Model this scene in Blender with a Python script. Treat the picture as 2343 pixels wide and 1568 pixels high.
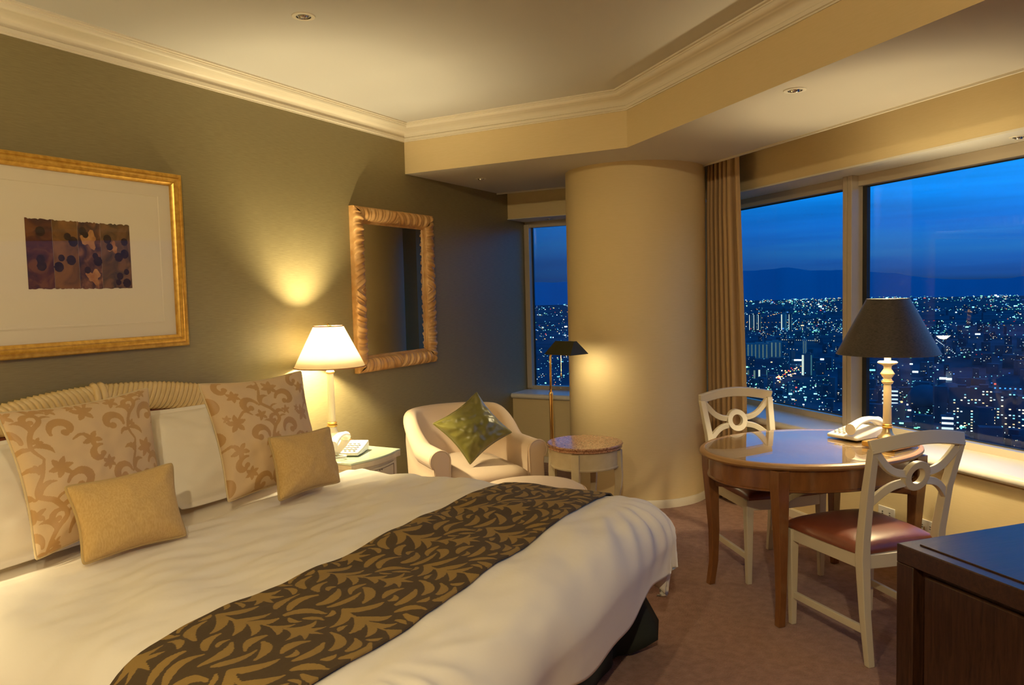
import bpy, bmesh, math, random
import numpy as np
from mathutils import Vector, Matrix, noise

for o in list(bpy.data.objects):
    bpy.data.objects.remove(o)
SC = bpy.context.scene
COL = SC.collection
PI = math.pi
rnd = random.Random(7)

# ------------------------------------------------------------------ camera
def build_camera():
    W, H, F = 2343.0, 1568.0, 1757.0
    hor, roll, vx = 673.5, math.radians(1.42), 2124.0
    cr, sr = math.cos(roll), math.sin(roll)
    dist = (hor - H/2)*cr
    pitch = math.atan(-dist/F)
    Fv = np.array([0, math.cos(pitch), -math.sin(pitch)])
    U = np.array([0, math.sin(pitch), math.cos(pitch)])
    R = np.array([1.0, 0, 0]); D = -U
    a = (vx - W/2 - dist*sr)/cr
    v = a*R + dist*D + F*Fv
    ang = math.atan2(v[0], v[1])
    c, s = math.cos(ang), math.sin(ang)
    Rz = np.array([[c, -s, 0], [s, c, 0], [0, 0, 1]])
    X = Rz @ (cr*R + sr*D); Y = Rz @ (sr*R - cr*D); Z = -(Rz @ Fv)
    M = Matrix(((X[0], Y[0], Z[0], 3.254), (X[1], Y[1], Z[1], 0.0), (X[2], Y[2], Z[2], 1.48), (0, 0, 0, 1)))
    cd = bpy.data.cameras.new('camera'); cam = bpy.data.objects.new('camera', cd)
    COL.objects.link(cam); cam.matrix_world = M
    cd.sensor_fit = 'HORIZONTAL'; cd.sensor_width = 36.0; cd.lens = F/W*36.0
    cd.clip_start = 0.05; cd.clip_end = 60000
    SC.camera = cam
build_camera()

# ------------------------------------------------------------------ look, world
SC.view_settings.view_transform = 'Standard'
SC.view_settings.look = 'None'
SC.view_settings.exposure = 0.2
SC.view_settings.gamma = 1.0
SC.view_settings.use_curve_mapping = False
SC.cycles.use_denoising = True
SC.cycles.max_bounces = 10
SC.cycles.diffuse_bounces = 5
SC.cycles.glossy_bounces = 4
SC.cycles.transparent_max_bounces = 12
SC.cycles.sample_clamp_indirect = 6.0
SC.cycles.caustics_reflective = False
SC.cycles.caustics_refractive = False

class NT:
    """small helper over a node tree"""
    def __init__(s, tree):
        s.t = tree; s.n = tree.nodes; s.l = tree.links
    def add(s, typ, **kw):
        nd = s.n.new(typ)
        for k, v in kw.items():
            if k.startswith('i_'):
                key = k[2:]
                key = int(key) if key.isdigit() else key.replace('_', ' ')
                nd.inputs[key].default_value = v
            else:
                setattr(nd, k, v)
        return nd
    def link(s, a, ao, b, bi):
        s.l.new(a.outputs[ao], b.inputs[bi])
    def ramp(s, src, so, stops, interp='LINEAR'):
        r = s.n.new('ShaderNodeValToRGB'); r.color_ramp.interpolation = interp
        e = r.color_ramp.elements
        e[0].position, e[0].color = stops[0][0], (*stops[0][1], 1)
        e[1].position, e[1].color = stops[-1][0], (*stops[-1][1], 1)
        for p, c in stops[1:-1]:
            x = e.new(p); x.color = (*c, 1)
        s.l.new(src.outputs[so], r.inputs[0])
        return r
    def math(s, op, a, b=None):
        m = s.n.new('ShaderNodeMath'); m.operation = op
        for i, x in enumerate((a, b)):
            if x is None: continue
            if isinstance(x, tuple): s.l.new(x[0].outputs[x[1]], m.inputs[i])
            else: m.inputs[i].default_value = x
        return m

def build_world():
    w = bpy.data.worlds.new('dusk_sky'); SC.world = w; w.use_nodes = True
    t = NT(w.node_tree); t.n.clear()
    out = t.add('ShaderNodeOutputWorld'); bg = t.add('ShaderNodeBackground', i_Strength=1.0)
    tc = t.add('ShaderNodeTexCoord'); sx = t.add('ShaderNodeSeparateXYZ')
    t.link(tc, 'Generated', sx, 0)
    g = t.ramp(sx, 'Z', [(0.0, (.006, .030, .10)), (.012, (.012, .075, .30)), (.045, (.012, .12, .46)), (.075, (.008, .17, .66)),
                         (.11, (.003, .28, .94)), (.17, (.001, .40, 1.15)), (.4, (.002, .27, .92)), (1.0, (.002, .14, .5))])
    # brighter towards the after-glow, east is darker
    dt = t.add('ShaderNodeVectorMath', operation='DOT_PRODUCT'); dt.inputs[1].default_value = (.75, .66, 0)
    t.link(tc, 'Generated', dt, 0)
    mr = t.add('ShaderNodeMapRange'); mr.inputs['From Min'].default_value = .15; mr.inputs['From Max'].default_value = .75
    mr.inputs['To Min'].default_value = .38; mr.inputs['To Max'].default_value = 1.08
    t.link(dt, 'Value', mr, 0)
    # streaky clouds
    mp = t.add('ShaderNodeMapping'); mp.inputs['Scale'].default_value = (1.6, 1.6, 26); mp.inputs['Rotation'].default_value = (.05, .02, 0)
    t.link(tc, 'Generated', mp, 0)
    nz = t.add('ShaderNodeTexNoise', i_Scale=1.5, i_Detail=5.0, i_Roughness=.55); t.link(mp, 0, nz, 0)
    cl = t.ramp(nz, 0, [(.25, (.72, .70, .74)), (.48, (.98, .98, 1)), (.62, (1.3, 1.22, 1.03)), (.8, (2.6, 1.5, 1.1))])
    m1 = t.add('ShaderNodeMix', data_type='RGBA', blend_type='MULTIPLY'); m1.inputs[0].default_value = 1
    t.l.new(g.outputs[0], m1.inputs[6]); t.l.new(cl.outputs[0], m1.inputs[7])
    m2 = t.add('ShaderNodeVectorMath', operation='SCALE'); t.l.new(m1.outputs[2], m2.inputs[0]); t.l.new(mr.outputs[0], m2.inputs['Scale'])
    t.l.new(m2.outputs[0], bg.inputs[0]); t.link(bg, 0, out, 0)
build_world()

WARM = (1.0, .83, .48)
def lamp_light(name, loc, power, radius=.03, color=WARM, parent=None, typ='POINT', spot=None, blend=.5, aim=None):
    ld = bpy.data.lights.new(name, typ); ld.energy = power; ld.color = color; ld.shadow_soft_size = radius
    if typ == 'SPOT':
        ld.spot_size = spot; ld.spot_blend = blend
    o = bpy.data.objects.new(name, ld); COL.objects.link(o)
    if parent is not None:
        o.parent = parent
    o.location = loc
    if aim is not None:
        o.rotation_euler = (Vector(aim) - Vector(loc)).to_track_quat('-Z', 'Y').to_euler()
    return o

# window-wall axes: D runs along the window wall (away from the viewer), N points out through the glass
WA = math.radians(46.87)
DX, DY = -math.sin(WA), math.cos(WA)
NX, NY = math.cos(WA), math.sin(WA)
def TN(t, n, z=0.0):
    return Vector((DX*t + NX*n, DY*t + NY*n, z))
ROT_N = math.atan2(NY, NX)          # local +x = N, local +y = D

# ------------------------------------------------------------------ mesh helpers
class MB:
    def __init__(s):
        s.v = []; s.f = []
    def add(s, verts, faces, M=None):
        b = len(s.v)
        for p in verts:
            p = Vector(p)
            s.v.append(tuple(M @ p) if M is not None else tuple(p))
        s.f += [tuple(b+i for i in f) for f in faces]
        return s
    def box(s, c, d, M=None):
        x, y, z = c; a, b, e = d[0]/2, d[1]/2, d[2]/2
        vs = [(x+i*a, y+j*b, z+k*e) for k in (-1, 1) for j in (-1, 1) for i in (-1, 1)]
        return s.add(vs, [(0, 2, 3, 1), (4, 5, 7, 6), (0, 1, 5, 4), (2, 6, 7, 3), (0, 4, 6, 2), (1, 3, 7, 5)], M)
    def loft(s, rings, M=None, caps=True, closed=False):
        n = len(rings[0]); vs = [p for r in rings for p in r]; fs = []
        m = len(rings)
        for i in range(m if closed else m-1):
            for j in range(n):
                a = i*n+j; b = i*n+(j+1) % n; k = (i+1) % m
                fs.append((a, b, k*n+(j+1) % n, k*n+j))
        if caps and not closed:
            fs.append(tuple(range(n-1, -1, -1))); fs.append(tuple((m-1)*n+i for i in range(n)))
        return s.add(vs, fs, M)
    def lathe(s, prof, seg=32, M=None, sx=1.0, sy=1.0, caps=True):
        rings = [[(max(r, 1e-5)*sx*math.cos(2*PI*i/seg), max(r, 1e-5)*sy*math.sin(2*PI*i/seg), z) for i in range(seg)] for r, z in prof]
        return s.loft(rings, M, caps)
    def ellring(s, prof, a, b, seg=64, M=None, caps=True):
        """rings of an ellipse, prof = (inset, z)"""
        rings = [[((a-i0)*math.cos(2*PI*i/seg), (b-i0)*math.sin(2*PI*i/seg), z) for i in range(seg)] for i0, z in prof]
        return s.loft(rings, M, caps)
    def tube(s, pts, r, seg=8, M=None, closed=False, caps=True, flat=None):
        pts = [Vector(p) for p in pts]; n = len(pts); rings = []
        prev = None
        for i, p in enumerate(pts):
            if closed: tn = pts[(i+1) % n] - pts[i-1]
            else: tn = pts[min(i+1, n-1)] - pts[max(i-1, 0)]
            if tn.length < 1e-9: tn = Vector((0, 0, 1))
            tn.normalize()
            if prev is None:
                up = Vector((0, 0, 1)) if abs(tn.z) < .9 else Vector((1, 0, 0))
                a = tn.cross(up).normalized()
            else:
                a = (prev - tn*prev.dot(tn)).normalized()
            prev = a; b = tn.cross(a)
            rr = r[i] if isinstance(r, (list, tuple)) else r
            rings.append([tuple(p + a*rr*math.cos(2*PI*k/seg) + b*rr*(flat or 1)*math.sin(2*PI*k/seg)) for k in range(seg)])
        return s.loft(rings, M, caps, closed)
    def prism(s, poly, z0, z1, M=None):
        n = len(poly)
        vs = [(x, y, z0) for x, y in poly] + [(x, y, z1) for x, y in poly]
        fs = [tuple(range(n-1, -1, -1)), tuple(range(n, 2*n))] + [(i, (i+1) % n, n+(i+1) % n, n+i) for i in range(n)]
        return s.add(vs, fs, M)
    def bar(s, pts, w, h, up=(0, 0, 1), M=None):
        """rectangular section swept along pts; w across, h along up; w/h may be lists"""
        pts = [Vector(p) for p in pts]; n = len(pts); rings = []; up = Vector(up)
        for i, p in enumerate(pts):
            tn = (pts[min(i+1, n-1)] - pts[max(i-1, 0)]).normalized()
            a = tn.cross(up).normalized(); b = a.cross(tn).normalized()
            ww = (w[i] if isinstance(w, (list, tuple)) else w)/2; hh = (h[i] if isinstance(h, (list, tuple)) else h)/2
            rings.append([tuple(p+a*ww+b*hh), tuple(p-a*ww+b*hh), tuple(p-a*ww-b*hh), tuple(p+a*ww-b*hh)])
        return s.loft(rings, M)
    def build(s, name, mat, parent=None, origin=(0, 0, 0), smooth=35, bevel=0.0, bseg=2, kind=None):
        og = Vector(origin)
        me = bpy.data.meshes.new(name)
        vs = np.array(s.v, dtype=np.float64) - np.array(og)
        me.from_pydata(vs.tolist(), [], s.f)
        bm = bmesh.new(); bm.from_mesh(me); bmesh.ops.recalc_face_normals(bm, faces=bm.faces); bm.to_mesh(me); bm.free()
        return finish(me, name, mat, parent, og, smooth, bevel, bseg, kind)

def finish(me, name, mat, parent=None, og=Vector((0, 0, 0)), smooth=35, bevel=0.0, bseg=2, kind=None):
    if smooth is not None:
        me.shade_smooth()
        if smooth < 180: me.set_sharp_from_angle(angle=math.radians(smooth))
    o = bpy.data.objects.new(name, me); COL.objects.link(o)
    if mat: me.materials.append(mat)
    if parent is not None: o.parent = parent
    else: o.location = og
    if bevel > 0:
        b = o.modifiers.new('soft_edges', 'BEVEL'); b.width = bevel; b.segments = bseg; b.limit_method = 'ANGLE'; b.angle_limit = math.radians(40)
    if kind: o['kind'] = kind
    return o

def thing(name, label, cat, loc=(0, 0, 0), rz=0.0, group=None):
    o = bpy.data.objects.new(name, None); COL.objects.link(o)
    o.empty_display_size = .1
    o.location = loc; o.rotation_euler = (0, 0, rz)
    return tag(o, label, cat, group)
def tag(o, label, cat, group=None):
    o['label'] = label; o['category'] = cat
    if group: o['group'] = group
    return o
def copy_tree(o, parent=None):
    c = o.copy(); COL.objects.link(c)
    if parent is not None: c.parent = parent
    for ch in list(o.children):
        copy_tree(ch, c)
    return c
def struct(mb, name, mat, **kw):
    return mb.build(name, mat, kind='structure', **kw)

# ------------------------------------------------------------------ materials
MATS = {}
def pmat(name, col, rough=.6, spec=.5, metal=0.0, coat=0.0, sheen=0.0, var=None, bump=None, emis=None):
    """principled; var=(col2, scale, (sx,sy,sz), detail) mixes a second colour by noise; bump=(strength, scale, (sx,sy,sz), dist)"""
    m = bpy.data.materials.new(name); m.use_nodes = True
    t = NT(m.node_tree); p = t.n['Principled BSDF']
    p.inputs['Base Color'].default_value = (*col, 1); p.inputs['Roughness'].default_value = rough
    p.inputs['Specular IOR Level'].default_value = spec; p.inputs['Metallic'].default_value = metal
    p.inputs['Coat Weight'].default_value = coat; p.inputs['Coat Roughness'].default_value = .08
    p.inputs['Sheen Weight'].default_value = sheen
    tc = t.add('ShaderNodeTexCoord')
    if var:
        c2, scale, sv, det = var
        mp = t.add('ShaderNodeMapping'); mp.inputs['Scale'].default_value = sv; t.link(tc, 'Object', mp, 0)
        nz = t.add('ShaderNodeTexNoise', i_Scale=scale, i_Detail=det); t.link(mp, 0, nz, 0)
        r = t.ramp(nz, 0, [(.35, col), (.65, c2)]); t.link(r, 0, p, 'Base Color')
    if bump:
        st, scale, sv, dist = bump
        mp = t.add('ShaderNodeMapping'); mp.inputs['Scale'].default_value = sv; t.link(tc, 'Object', mp, 0)
        nz = t.add('ShaderNodeTexNoise', i_Scale=scale, i_Detail=3.0); t.link(mp, 0, nz, 0)
        b = t.add('ShaderNodeBump', i_Strength=st, i_Distance=dist); t.link(nz, 0, b, 'Height'); t.link(b, 0, p, 'Normal')
    if emis:
        p.inputs['Emission Color'].default_value = (*emis[0], 1); p.inputs['Emission Strength'].default_value = emis[1]
    MATS[name] = m
    return m

def glass_mat(name, tint=(1, 1, 1), refl=1.0, ior=1.5):
    m = bpy.data.materials.new(name); m.use_nodes = True
    t = NT(m.node_tree); t.n.clear()
    out = t.add('ShaderNodeOutputMaterial'); mix = t.add('ShaderNodeMixShader')
    tr = t.add('ShaderNodeBsdfTransparent'); tr.inputs[0].default_value = (*tint, 1)
    gl = t.add('ShaderNodeBsdfGlossy'); gl.inputs['Roughness'].default_value = 0.0
    lw = t.add('ShaderNodeLayerWeight'); lw.inputs['Blend'].default_value = .5
    f0 = ((ior-1)/(ior+1))**2
    p5 = t.math('POWER', (lw, 'Facing'), 5.0); a5 = t.math('MULTIPLY', (p5, 0), 1-f0); fr = t.math('ADD', (a5, 0), f0); sc = t.math('MULTIPLY', (fr, 0), refl)
    t.link(sc, 0, mix, 0); t.link(tr, 0, mix, 1); t.link(gl, 0, mix, 2); t.link(mix, 0, out, 0)
    MATS[name] = m
    return m

def pattern_mat(name, c0, c1, rough=.7, rough1=None, sheen=0.0, bump=(.25, 900, (1, 1, 1), .001), noise_amt=.12):
    m = bpy.data.materials.new(name); m.use_nodes = True
    t = NT(m.node_tree); p = t.n['Principled BSDF']
    at = t.add('ShaderNodeAttribute', attribute_name='pattern')
    r = t.ramp(at, 'Fac', [(.35, c0), (.65, c1)])
    t.link(r, 0, p, 'Base Color')
    p.inputs['Roughness'].default_value = rough; p.inputs['Sheen Weight'].default_value = sheen
    if rough1 is not None:
        mr = t.add('ShaderNodeMapRange'); mr.inputs['To Min'].default_value = rough; mr.inputs['To Max'].default_value = rough1
        t.link(at, 'Fac', mr, 0); t.link(mr, 0, p, 'Roughness')
    tc = t.add('ShaderNodeTexCoord'); nz = t.add('ShaderNodeTexNoise', i_Scale=bump[1]); t.link(tc, 'Object', nz, 0)
    b = t.add('ShaderNodeBump', i_Strength=bump[0], i_Distance=bump[3]); t.link(nz, 0, b, 'Height'); t.link(b, 0, p, 'Normal')
    return m

def translucent_mat(name, col, trans, mixf):
    m = bpy.data.materials.new(name); m.use_nodes = True
    t = NT(m.node_tree); t.n.clear()
    out = t.add('ShaderNodeOutputMaterial'); mix = t.add('ShaderNodeMixShader'); mix.inputs[0].default_value = mixf
    a = t.add('ShaderNodeBsdfDiffuse'); a.inputs[0].default_value = (*col, 1)
    b = t.add('ShaderNodeBsdfTranslucent'); b.inputs[0].default_value = (*trans, 1)
    t.link(a, 0, mix, 1); t.link(b, 0, mix, 2); t.link(mix, 0, out, 0)
    return m

def wood_mat(name, c0, c1, rough=.35, coat=.3, scale=3.0, sv=(1, 1, .12), bump=.1):
    m = bpy.data.materials.new(name); m.use_nodes = True
    t = NT(m.node_tree); p = t.n['Principled BSDF']
    tc = t.add('ShaderNodeTexCoord'); mp = t.add('ShaderNodeMapping'); mp.inputs['Scale'].default_value = sv
    t.link(tc, 'Object', mp, 0)
    n1 = t.add('ShaderNodeTexNoise', i_Scale=scale*10, i_Detail=6.0, i_Roughness=.65, i_Distortion=.6); t.link(mp, 0, n1, 0)
    r = t.ramp(n1, 0, [(.32, c0), (.68, c1)]); t.link(r, 0, p, 'Base Color')
    p.inputs['Roughness'].default_value = rough; p.inputs['Coat Weight'].default_value = coat; p.inputs['Coat Roughness'].default_value = .12
    b = t.add('ShaderNodeBump', i_Strength=bump, i_Distance=.002); t.link(n1, 0, b, 'Height'); t.link(b, 0, p, 'Normal')
    return m

M_OLIVE = pmat('olive_wallpaper', (.235, .190, .090), .42, .5, var=((.275, .225, .110), 170, (1, .10, 1.6), 3), bump=(.25, 260, (1, .1, 1.5), .0015))
M_BEIGE = pmat('beige_wallpaper', (.71, .565, .31), .6, .35, var=((.73, .58, .33), 150, (.12, .12, 1.5), 3), bump=(.15, 260, (.1, .1, 1.5), .001))
M_CEIL = pmat('ceiling_plaster', (.61, .59, .555), .8, .2, bump=(.04, 300, (1, 1, 1), .001))
M_TRIM = pmat('painted_trim', (.76, .69, .56), .45, .4)
M_SOFFIT = pmat('pale_soffit_paper', (.58, .52, .43), .7, .3, bump=(.1, 260, (1, 1, 1), .001))
M_SILL = pmat('sill_paint', (.78, .74, .66), .32, .5)
M_FRAMEP = pmat('window_frame_paint', (.52, .44, .33), .2, .6)
M_GASKET = pmat('black_gasket', (.015, .015, .017), .5)
M_CARPET = pmat('pink_brown_carpet', (.29, .150, .100), .95, .1, sheen=.15, var=((.38, .205, .145), 26, (1, 1, 1), 6), bump=(.7, 120, (1, 1, 1), .012))
M_PANE = glass_mat('window_glass', (.98, .99, 1.0), .75)
M_PICGLASS = glass_mat('picture_glass', (1, 1, 1), .35)

# ------------------------------------------------------------------ room shell
ZC, ZS = 2.675, 2.345            # main ceiling, dropped soffit
NS, NH, NB, NF = 5.22, 5.47, 5.45, 5.74   # soffit lip, header face, lower wall face, frame face
XR, YB = 5.2, -2.0
JX, JY = 1.653, 4.466
def t_at_x(x, n): return (NX*n - x)/(-DX)
def P2(t, n): v = TN(t, n); return (v.x, v.y)
fl = MB(); fl.prism([(-.15, YB-.15), (XR+.6, YB-.15), (XR+.6, 3.2), (2.2, 6.5), (-.15, 6.5)], -.12, 0)
struct(fl, 'floor', M_CARPET, smooth=None)
w = MB(); w.box((-.1, (YB+6.45)/2, 1.4), (.2, 6.45-YB, 2.9)); struct(w, 'wall_left', M_OLIVE, smooth=None)
w = MB(); w.box(((XR)/2, YB-.1, 1.4), (XR+.4, .2, 2.9)); struct(w, 'wall_back', M_BEIGE, smooth=None)
te = t_at_x(XR, NB)
w = MB(); w.box((XR+.1, (YB + 2.75)/2, 1.4), (.2, 2.75-YB, 2.9)); struct(w, 'wall_right', M_BEIGE, smooth=None)
KX, KY = XR, JY + (XR-JX)*DY/DX
c = MB(); c.prism([(0, YB), (XR, YB), (XR, KY+.04), (JX+.02, JY+.03), (0, JY+.05)], ZC, ZC+.1); struct(c, 'ceiling', M_CEIL, smooth=None)
# dropped soffit: body with the fascia and a lip towards the curtain slot
e1 = TN(t_at_x(XR, NS), NS); ys_ = 5.785
tcx = (ys_ - NY*NS)/DY; e2 = TN(tcx, NS)
s = MB(); s.prism([(0, JY+.01), (JX, JY), (KX, KY), (XR, e1.y), (e2.x, e2.y), (0, ys_)], ZS, ZC+.1)
so_ = struct(s, 'ceiling_soffit', M_BEIGE, smooth=None)
so_.data.materials.append(M_SOFFIT)
for f in so_.data.polygons:
    if f.normal.z < -.5: f.material_index = 1
lip = MB()
lip.bar([TN(t_at_x(XR, NS), NS+.006, ZS+.004), TN(tcx, NS+.006, ZS+.004)], .012, .03)
lip.bar([(0, ys_+.006, ZS+.004), (e2.x, ys_+.006, ZS+.004)], .012, .03)
struct(lip, 'trim_1', M_TRIM, smooth=None)
# roof of the curtain slot
rs = MB(); rs.prism([P2(t_at_x(XR, NS), NS), P2(t_at_x(XR+.3, NF), NF), P2(3.3, NF), (0, 6.4), (0, ys_), (e2.x, e2.y)], 2.62, 2.7)
struct(rs, 'ceiling_slot', M_CEIL, smooth=None)

# cornices: swept profile (p = out from the wall, z)
def sweep(mb, line, prof):
    """line: plan points; prof offsets to the LEFT of travel; mitred"""
    pts = [Vector((x, y, 0)) for x, y in line]; rings = []
    for i, p in enumerate(pts):
        d0 = (p-pts[i-1]).normalized() if i > 0 else None
        d1 = (pts[i+1]-p).normalized() if i < len(pts)-1 else None
        if d0 is None: d0 = d1
        if d1 is None: d1 = d0
        n0 = Vector((-d0.y, d0.x, 0)); n1 = Vector((-d1.y, d1.x, 0))
        m = (n0+n1); m = m/ (m.length_squared/2) if m.length > 1e-6 else n0
        rings.append([(p.x+m.x*a, p.y+m.y*a, z) for a, z in prof])
    mb.loft(rings)
CORN = [(-.02, 2.565), (.006, 2.565), (.006, 2.572), (.014, 2.574), (.016, 2.590), (.010, 2.594)] + \
       [(.012+.040*(1-math.cos(a)), 2.596+.036*math.sin(a)) for a in np.linspace(0, PI/2, 7)] + [(.056, 2.634)] + \
       [(.060+.026*math.sin(a), 2.636+.022*(1-math.cos(a))) for a in np.linspace(0, PI/2, 6)] + \
       [(.090, 2.660), (.090, 2.666), (.102, 2.667), (.102, 2.69), (-.02, 2.69)]
cm = MB(); sweep(cm, [(KX, KY), (JX, JY), (0.0, JY+.01), (0.0, YB), (XR, YB), (XR, KY)], CORN)
struct(cm, 'trim_2', M_TRIM, smooth=50)

# big window wall ---------------------------------------------------------
TA, TB = -2.4, 3.06            # extent along D
def nbox(mb, t0, t1, n0, n1, z0, z1):
    mb.box(((n0+n1)/2, (t0+t1)/2, (z0+z1)/2), (n1-n0, t1-t0, z1-z0), Matrix.Rotation(ROT_N, 4, 'Z'))
TG = 2.98                      # left end of the glazing
w = MB(); nbox(w, TA, TB, NB, 5.86, -.1, .56)
nbox(w, TA, TB, NH, 5.86, 2.16, 2.75)
nbox(w, TG, TB, NB+.1, 5.86, .56, 2.16)
struct(w, 'wall_right_window', M_BEIGE, smooth=None)
# painted underside of the header
w = MB(); nbox(w, TA, TG, NH, NF+.02, 2.150, 2.1605); struct(w, 'trim_3', M_SILL, smooth=None)
# window ledge with rounded nose
led = MB()
prof = [(NF, .558), (NF, .606), (5.45, .606)] + [(5.432 - .024*math.sin(a), .5835+.0225*math.cos(a)) for a in np.linspace(0, PI, 9)] + [(5.45, .558)]
led.loft([[tuple(TN(t, n, z)) for n, z in prof] for t in (TA, TG+.3)])
struct(led, 'trim_4', M_SILL, smooth=50)
bb = MB(); nbox(bb, TA, TB, NB-.012, NB, 0, .052); nbox(bb, TA, TB, NB-.008, NB, .052, .058)
struct(bb, 'baseboard_right', M_TRIM, smooth=None)

def window(name, segs, frame_build, panes):
    root = bpy.data.objects.new(name, None); COL.objects.link(root); root['kind'] = 'structure'
    frame_build(root)
    for mb in panes: mb.build('window_pane', M_PANE, root, smooth=None)
    return root
def big_frame(root):
    f = MB()
    nbox(f, TA, TG, NF, 5.80, 2.085, 2.150)        # head
    nbox(f, TA, TG, NF, 5.80, .60, .645)           # bottom rail
    nbox(f, TG-.05, TG, NF, 5.80, .645, 2.085)
    f.build('window_frame', M_FRAMEP, root, smooth=None, bevel=.003)
    m = MB()
    nbox(m, 1.44, 1.476, 5.69, 5.79, .606, 2.150)
    nbox(m, 1.480, 1.515, 5.69, 5.79, .606, 2.150)
    nbox(m, 1.445, 1.51, 5.70, 5.79, .606, 2.150)
    m.build('mullion', M_FRAMEP, root, smooth=None, bevel=.003)
    g = MB()
    nbox(g, 1.405, 1.44, 5.775, 5.80, .645, 2.085)
    nbox(g, 1.515, 1.528, 5.785, 5.80, .645, 2.085)
    nbox(g, TA, TG-.05, 5.788, 5.80, 2.078, 2.085)
    nbox(g, TA, TG-.05, 5.788, 5.80, .645, .650)
    g.build('gasket', M_GASKET, root, smooth=None)
def big_panes():
    out = []
    for a, b in ((TA, 1.44), (1.515, TG-.05)):
        p = MB(); nbox(p, a+.002, b-.002, 5.800, 5.806, .62, 2.11); out.append(p)
    return out
window('window_1', None, big_frame, big_panes())

# small window beyond the column -----------------------------------------
YN, YH, YF, X2 = 5.985, 5.975, 6.29, 1.10
w = MB()
w.box((X2/2+.35, (YN+6.4)/2, .24), (X2+.7, 6.4-YN, .66)); w.box((X2/2+.35, (YH+6.4)/2, 2.45), (X2+.7, 6.4-YH, .62))
w.box(((X2+1.75)/2, (YN+.1+6.4)/2, 1.35), (1.75-X2, 6.4-YN-.1, 1.6))
struct(w, 'wall_far', M_BEIGE, smooth=None)
led = MB()
prof = [(YF, .55), (YF, .602), (5.99, .602)] + [(5.972-.024*math.sin(a), .5795+.0225*math.cos(a)) for a in np.linspace(0, PI, 9)] + [(5.99, .55)]
led.loft([[(x, y, z) for y, z in prof] for x in (.001, X2)]); struct(led, 'trim_5', M_SILL, smooth=50)
w = MB(); w.box((X2/2, (YH+YF)/2, 2.137), (X2, YF-YH+.02, .006)); struct(w, 'trim_6', M_SILL, smooth=None)
bb = MB(); bb.box((X2/2, YN-.006, .026), (X2, .012, .052)); struct(bb, 'baseboard_far', M_TRIM, smooth=None)
bb = MB(); bb.box((.006, (YB+YN)/2, .026), (.012, YN-YB, .052)); struct(bb, 'baseboard_left', M_TRIM, smooth=None)
def small_frame(root):
    f = MB()
    f.box((X2/2, YF+.03, 2.108), (X2, .06, .055)); f.box((X2/2, YF+.03, .618), (X2, .06, .036))
    f.box((.026, YF+.02, 1.36), (.05, .08, 1.5)); f.box((X2-.02, YF+.03, 1.36), (.04, .06, 1.5))
    f.build('window_frame', M_FRAMEP, root, smooth=None, bevel=.003)
    g = MB(); g.box((.056, YF+.05, 1.36), (.010, .02, 1.46)); g.build('gasket', M_GASKET, root, smooth=None)
p = MB(); p.box((X2/2, YF+.058, 1.36), (X2-.06, .006, 1.48))
window('window_2', None, small_frame, [p])

# round column with its skirting ------------------------------------------
CX, CY, CR = 1.368, 5.397, .50
c = MB(); c.lathe([(CR, -.02), (CR, ZS+.05)], 96, Matrix.Translation((CX, CY, 0))); struct(c, 'column', M_BEIGE, smooth=40)
c = MB(); c.lathe([(CR+.0005, 0), (CR+.011, 0), (CR+.011, .050), (CR+.006, .056), (CR+.0005, .056)], 96, Matrix.Translation((CX, CY, 0)), caps=False)
struct(c, 'baseboard_column', M_TRIM, smooth=40)

# ------------------------------------------------------------------ the world outside, seen from high up
EYE = 205.0                      # metres above the town
M_GROUND = pmat('night_ground', (.060, .13, .22), .9, .1, var=((.025, .055, .105), .004, (1, 1, 1), 8))
M_HILL = pmat('hazy_hill', (.16, .36, .60), .95, 0)  # blue distance haze is put into the hill colour itself
def town_ground():
    rings = []
    R0 = (300, 700, 1500, 3000, 6000, 10000, 15500)
    for r in R0: rings.append([(r*math.sin(a), r*math.cos(a), -EYE) for a in np.linspace(-1.1, .9, 40)])
    mb = MB(); vs = [p for r in rings for p in r]; fs = []
    for i in range(len(R0)-1):
        for j in range(39): fs.append((i*40+j, i*40+j+1, (i+1)*40+j+1, (i+1)*40+j))
    mb.add(vs, fs); return struct(mb, 'ground_town', M_GROUND, smooth=None)
town_ground()
RIDGE_A = (-1.1, -.8, -.55, -.40, -.30, -.212, -.176, -.149, -.125, -.092, -.058, -.033, -.012, .010, .05, .09, .2, .5, .9)
RIDGE_H = (520, 600, 470, 420, 520, 545, 560, 595, 520, 505, 455, 420, 345, 290, 262, 290, 380, 480, 420)
def hills():
    mb = MB(); n = 260; rings = []
    for r, hf in ((13600, 0.0), (14600, .5), (15800, 1.0), (17500, .6), (19000, 0.0)):
        ring = []
        for i in range(n):
            a = -1.1 + 2.0*i/(n-1)
            h = float(np.interp(a, RIDGE_A, RIDGE_H)) + 26*noise.noise(Vector((a*60, 0, 3))) + 12*noise.noise(Vector((a*190, 4, 3)))
            ring.append((r*math.sin(a), r*math.cos(a), -EYE + hf*h + (60*noise.noise(Vector((a*70, r*.002, 0))) if 0 < hf < 1 else 0)))
        rings.append(ring)
    vs = [p for r in rings for p in r]; fs = []
    for i in range(len(rings)-1):
        for j in range(n-1): fs.append((i*n+j, i*n+j+1, (i+1)*n+j+1, (i+1)*n+j))
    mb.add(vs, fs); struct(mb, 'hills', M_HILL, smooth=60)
hills()

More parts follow.
